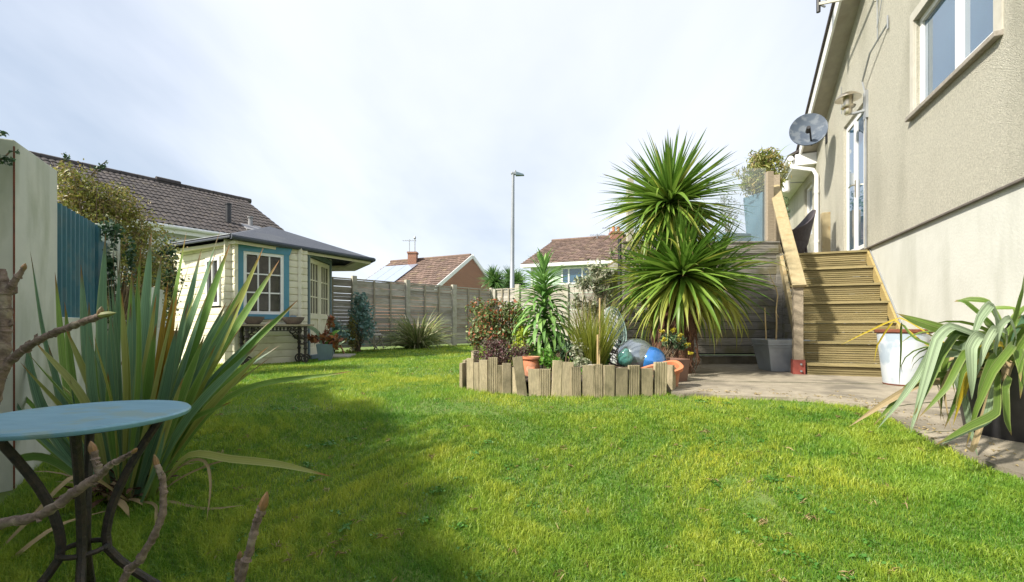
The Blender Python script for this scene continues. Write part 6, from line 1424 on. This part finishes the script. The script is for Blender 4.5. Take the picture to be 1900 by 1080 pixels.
# ================================================================== FLAX (left foreground)
flb = Vector((P(232, 930, 2.32).x, 2.32, 0)); flb.z = gz(flb.x, flb.y)
flax = thing('flax_plant', 'large foreground flax with long upright blue green sword leaves', 'plant', flb)
FM = {'b': M['ph_blue'], 'g': M['ph_green'], 'o': M['ph_olive'], 'r': M['ph_orange'], 'd': M['ph_dead']}
def fx(mk, bx, tip, w, bend=(0, 0), dY=0.0, tY=None, roll=0.0, by=925, upx=0.0):
    base = (bx, by, 2.32 + dY * .3); tY = tY if tY is not None else 2.32 + dY
    mx = (bx * .5 + tip[0] * .5 + bend[0], by * .5 + tip[1] * .5 + bend[1], (base[2] + tY) / 2)
    return pxleaf(flax, FM[mk], [base, mx, (*tip, tY)], w, up=(upx, -1, .1), n=16, fold=.28, roll=roll)
fl = [
 ('b', 205, (56, 466), .058, (-28, -5), .0), ('b', 200, (32, 536), .045, (-38, 10), .25), ('g', 205, (102, 505), .05, (-22, 25), .35), ('b', 215, (150, 490), .055, (-14, 0), .2),
 ('b', 225, (196, 432), .07, (-18, -20), .1), ('g', 222, (186, 520), .07, (-18, -10), .3), ('b', 232, (222, 480), .06, (-8, 0), .35), ('g', 235, (245, 500), .06, (0, 0), .3),
 ('b', 240, (281, 430), .065, (4, -20), .1), ('g', 240, (262, 455), .05, (-3, 0), .2), ('b', 244, (300, 470), .055, (0, 0), .3), ('g', 246, (346, 430), .05, (8, -10), .0),
 ('b', 252, (374, 462), .06, (10, -10), .2), ('b', 254, (409, 426), .05, (4, -15), .1), ('b', 258, (400, 470), .07, (-4, -15), -.05), ('g', 258, (427, 452), .07, (4, -12), .0),
 ('o', 262, (489, 459), .055, (5, 5), -.05), ('g', 264, (519, 482), .065, (-10, -5), .1), ('g', 268, (470, 500), .06, (-12, 0), .3), ('b', 270, (445, 560), .06, (-10, 0), -.1),
 ('g', 270, (553, 556), .055, (-18, -25), .0), ('b', 274, (500, 600), .05, (-10, -20), .3), ('o', 272, (447, 606), .035, (-8, -10), -.15), ('g', 276, (400, 640), .05, (0, -10), -.2),
 ('r', 240, (312, 520), .05, (12, 0), -.05), ('r', 242, (330, 540), .05, (16, 5), -.1), ('r', 238, (322, 548), .04, (6, 0), -.02), ('o', 236, (290, 545), .04, (0, 0), .0),
 ('g', 210, (65, 690), .045, (-50, 0), .2), ('b', 208, (34, 588), .05, (-30, 30), .2), ('g', 205, (5, 745), .03, (-30, -20), .2), ('b', 205, (20, 730), .03, (-40, -20), .1),
 ('g', 206, (-30, 880), .05, (-10, -55), .1), ('g', 208, (-10, 690), .035, (-30, -50), .25), ('b', 215, (90, 640), .05, (-22, 0), -.05), ('g', 214, (120, 560), .05, (-22, 0), .1),
 ('b', 220, (165, 560), .06, (-16, 0), -.05), ('b', 228, (205, 580), .06, (-6, 0), -.1), ('b', 236, (243, 560), .06, (0, 0), -.1), ('g', 248, (290, 600), .06, (0, 0), -.15),
 ('b', 250, (350, 560), .06, (6, 0), -.1), ('b', 256, (385, 545), .065, (4, 0), -.15), ('b', 262, (420, 560), .06, (0, -8), -.15), ('g', 268, (380, 620), .05, (0, 0), -.25),
 ('g', 276, (655, 688), .035, (-40, -70), .1), ('o', 268, (340, 700), .04, (0, 0), -.3), ('b', 262, (308, 790), .025, (6, 0), -.5), ('b', 225, (130, 700), .05, (-22, 0), -.1), ('g', 232, (200, 690), .05, (-6, 0), -.2),
 ('b', 240, (260, 640), .055, (2, 0), -.2), ('g', 266, (460, 690), .04, (-14, -20), .1), ('b', 270, (520, 640), .04, (-30, -30), .3), ('g', 274, (430, 745), .035, (-20, -40), -.1), ('b', 250, (330, 600), .06, (8, 0), -.2)]
for i, (mk, bx, tip, w, bend, dY) in enumerate(fl): fx(mk, bx, tip, w * .84, bend, dY, roll=random.uniform(-.5, .5), by=930 - 6 * math.cos(i), upx=random.uniform(-.5, .5))
rr = random.Random(88)
for i in range(28):
    s_ = rr.uniform(-1, .75); tx = 262 + s_ * 250 + (60 if s_ > 0 else 20); ty = 470 + 190 * abs(s_) ** 1.3 + rr.uniform(-20, 90)
    fx(rr.choice('bbggoo'), 238 + s_ * 36, (tx, ty), rr.uniform(.026, .042), (s_ * -26 + rr.uniform(-10, 10), rr.uniform(-40, 5) * abs(s_)), rr.uniform(-.35, .4), roll=rr.uniform(-.9, .9), upx=rr.uniform(-.8, .8))
# fallen pale leaves and stalks
pxleaf(flax, FM['o'], [(300, 905, 2.3), (350, 845, 2.15), (430, 852, 2.1), (520, 862, 2.05), (615, 884, 2.0)], .034, n=16)
pxleaf(flax, FM['d'], [(265, 940, 2.3), (310, 930, 2.2), (380, 944, 2.15), (455, 937, 2.1)], .012, n=10)
pxleaf(flax, FM['d'], [(285, 920, 2.3), (340, 862, 2.2), (380, 856, 2.15), (391, 900, 2.1), (383, 970, 2.05)], .014, n=12)
pxleaf(flax, FM['d'], [(286, 925, 2.3), (330, 890, 2.2), (390, 862, 2.15), (440, 850, 2.15)], .010, n=10)
pxleaf(flax, FM['d'], [(240, 930, 2.2), (150, 880, 2.0), (60, 960, 1.9), (-20, 1040, 1.85)], .022, n=12)
pxleaf(flax, FM['d'], [(250, 930, 2.25), (285, 935, 2.15), (290, 960, 2.05), (278, 1065, 1.9)], .014, n=10)
pxleaf(flax, FM['d'], [(230, 940, 2.2), (110, 975, 1.9), (20, 1040, 1.8), (-10, 1060, 1.8)], .02, n=10)
rr = random.Random(77)
for i in range(60):
    a = rr.uniform(0, 6.283); Mx = Matrix.Rotation(a, 3, 'Z'); pts = [Mx @ q_ for q_ in arc_pts(rr.uniform(.12, .34), rr.uniform(.6, 1.6), 5, rr.uniform(.2, 1.1))]
    put('leaf', strip_mesh('leaf', pts, rr.uniform(.02, .04), .25, (0, 0, 1), phprof, M['palmbark'] if rr.random() < .6 else FM['d']), flax, flb + Vector((rr.uniform(-.12, .12), rr.uniform(-.12, .1), .01)))
# ================================================================== BISTRO TABLE
tcn = Vector((-1.336, 1.42, CZ - .28)); gT = gz(-1.336, 1.42)
bt_ = thing('bistro_table', 'round blue painted metal bistro table with black curved iron legs', 'table', (tcn.x, tcn.y, gT))
MB().lathe([(.001, -.006), (.262, -.006), (.270, -.012), (.274, -.006), (.274, .0), (.268, .006), (.25, .004), (.001, .004)], tcn, 64).build('table_top', M['bluepaint'], bt_, smooth=True)
for k in range(4):
    a = R(38 + 90 * k); u = Vector((math.cos(a), math.sin(a), 0)); top = tcn - Vector((0, 0, .014)); hT = top.z - gT
    pts = []
    for i in range(15):
        t_ = i / 14; r_ = .20 - .15 * math.sin(min(1, t_ / .62) * math.pi / 2) if t_ < .62 else .05 + .20 * ((t_ - .62) / .38) ** 1.3
        pts.append(Vector((tcn.x, tcn.y, top.z - hT * t_)) + u * r_)
    MB().tube(pts, .0125, 8, flat=1.5).build('leg', M['castiron'], bt_, smooth=True)
m = MB(); cw = Vector((tcn.x, tcn.y, top.z - hT * .62)); pts = [cw + Vector((.058 * math.cos(2 * math.pi * i / 20), .058 * math.sin(2 * math.pi * i / 20), 0)) for i in range(21)]; m.tube(pts, .008, 6, cap=False); m.build('waist_ring', M['castiron'], bt_, smooth=True)
m = MB(); pts = [Vector((tcn.x, tcn.y, tcn.z - .018)) + Vector((.2 * math.cos(2 * math.pi * i / 30), .2 * math.sin(2 * math.pi * i / 30), 0)) for i in range(31)]; m.tube(pts, .008, 6, cap=False); m.build('top_ring', M['castiron'], bt_, smooth=True)
# ================================================================== FOREGROUND BRANCHES
fg = thing('fig_sapling', 'bare knobbly grey branches with pointed buds in the near left foreground', 'shrub', (-1.0, .75, gz(-1, .75)))
def knob_branch(pts, rads, seed, name='branch'):
    q = [Vector(p) for p in pts]; q = [q[0] * 2 - q[1]] + q + [q[-1] * 2 - q[-2]]; out = []; rd = []; n = 12 * (len(pts) - 1); rr = random.Random(seed)
    for i in range(n + 1):
        t_ = i / n * (len(pts) - 1); k = min(int(t_), len(pts) - 2); t_ -= k; a, b, c, d = q[k:k + 4]
        out.append(0.5 * ((2 * b) + (c - a) * t_ + (2 * a - 5 * b + 4 * c - d) * t_ * t_ + (3 * b - a - 3 * c + d) * t_ ** 3) + Vector((rr.uniform(-1, 1), 0, rr.uniform(-1, 1))) * .0012)
        r = .74 * (rads[k] + (rads[k + 1] - rads[k]) * t_); rd.append(r * (1 + (.22 if i % 7 == 3 else 0) + rr.uniform(-.06, .06)))
    mb_ = MB().tube(out, rd, 10)
    for i in range(5, n - 2, 6):
        t_ = (out[i + 1] - out[i - 1]).normalized(); o_ = (Matrix.Rotation(rr.uniform(0, 6.28), 3, t_) @ t_.orthogonal()).normalized(); r = rd[i]
        if rr.random() < .6: mb_.tube([out[i] + o_ * r * .5, out[i] + o_ * r * 1.35 + t_ * r * .5, out[i] + o_ * r * 1.55 + t_ * r * 1.5], [r * .5, r * .42, r * .08], 6)
        mb_.tube([out[i] - t_ * r * .16, out[i], out[i] + t_ * r * .16], [r * .9, r * 1.16, r * .9], 9)
    return mb_.build(name, M['bark'], fg, smooth=True)
def bud(p, d, L, r, mat, par):
    d = Vector(d).normalized(); p = Vector(p); MB().tube([p - d * .004, p + d * L * .2, p + d * L * .55, p + d * L * .85, p + d * L], [r * .6, r * .82, r * .66, r * .3, r * .05], 8).build('bud', mat, par, smooth=True)
Z1 = 1.0
b1 = knob_branch([(-1.15, .8, gz(-1, .8)), P(-60, 900, Z1), P(-12, 740, Z1), P(5, 660, Z1), P(10, 600, Z1), P(8, 540, Z1), P(4, 500, Z1)], [.02, .018, .016, .016, .014, .014, .008], 1)
b1b = knob_branch([P(2, 690, Z1), P(30, 660, Z1), P(75, 630, Z1 - .02), P(130, 606, Z1 - .03), P(185, 586, Z1 - .05)], [.012, .011, .0095, .009, .009], 2); bud(P(186, 585, Z1 - .05), (.4, 0, .06), .034, .0085, M['greenbud'], b1b); bud(P(186, 584, Z1 - .05), (.05, 0, .3), .018, .008, M['bud'], b1b)
b1c = knob_branch([P(10, 550, Z1), P(25, 525, Z1), P(44, 497, Z1)], [.010, .009, .006], 3); bud(P(44, 498, Z1), (.1, 0, .3), .012, .006, M['bud'], b1c)
b2 = knob_branch([(-1.15, .8, gz(-1, .8)), P(-90, 1000, .95), P(0, 973, .92), P(80, 953, .9), P(150, 905, .9), P(186, 882, .9)], [.016, .014, .0135, .012, .0115, .010], 4)
b2b = knob_branch([P(186, 882, .9), P(180, 862, .9), P(174, 838, .9)], [.009, .0085, .008], 5); bud(P(173, 838, .9), (-.1, 0, .4), .022, .009, M['bud'], b2b)
b2c = knob_branch([P(186, 882, .9), P(205, 862, .88), P(228, 850, .87), P(248, 838, .86)], [.008, .007, .006, .005], 6); bud(P(248, 838, .86), (.4, 0, .4), .01, .005, M['bud'], b2c)
b3 = knob_branch([(-.85, .8, gz(-.8, .8)), P(215, 1110, .95), P(262, 1035, .95), P(298, 965, .95), P(303, 900, .95), P(291, 862, .95)], [.012, .0105, .010, .009, .0085, .007], 7); bud(P(291, 863, .95), (-.1, 0, .4), .024, .007, M['bud'], b3)
b4 = knob_branch([(-.62, .85, gz(-.6, .85)), P(440, 1100, .8), P(462, 1025, .8), P(476, 970, .8), P(486, 940, .8)], [.011, .0095, .009, .0085, .0085], 8); bud(P(487, 942, .8), (.12, 0, .4), .030, .010, M['bud'], b4)
b4b = knob_branch([P(440, 1090, .82), P(441, 1050, .82), P(444, 1032, .82)], [.006, .006, .005], 9); bud(P(444, 1034, .82), (.05, 0, .3), .012, .0055, M['bud'], b4b)
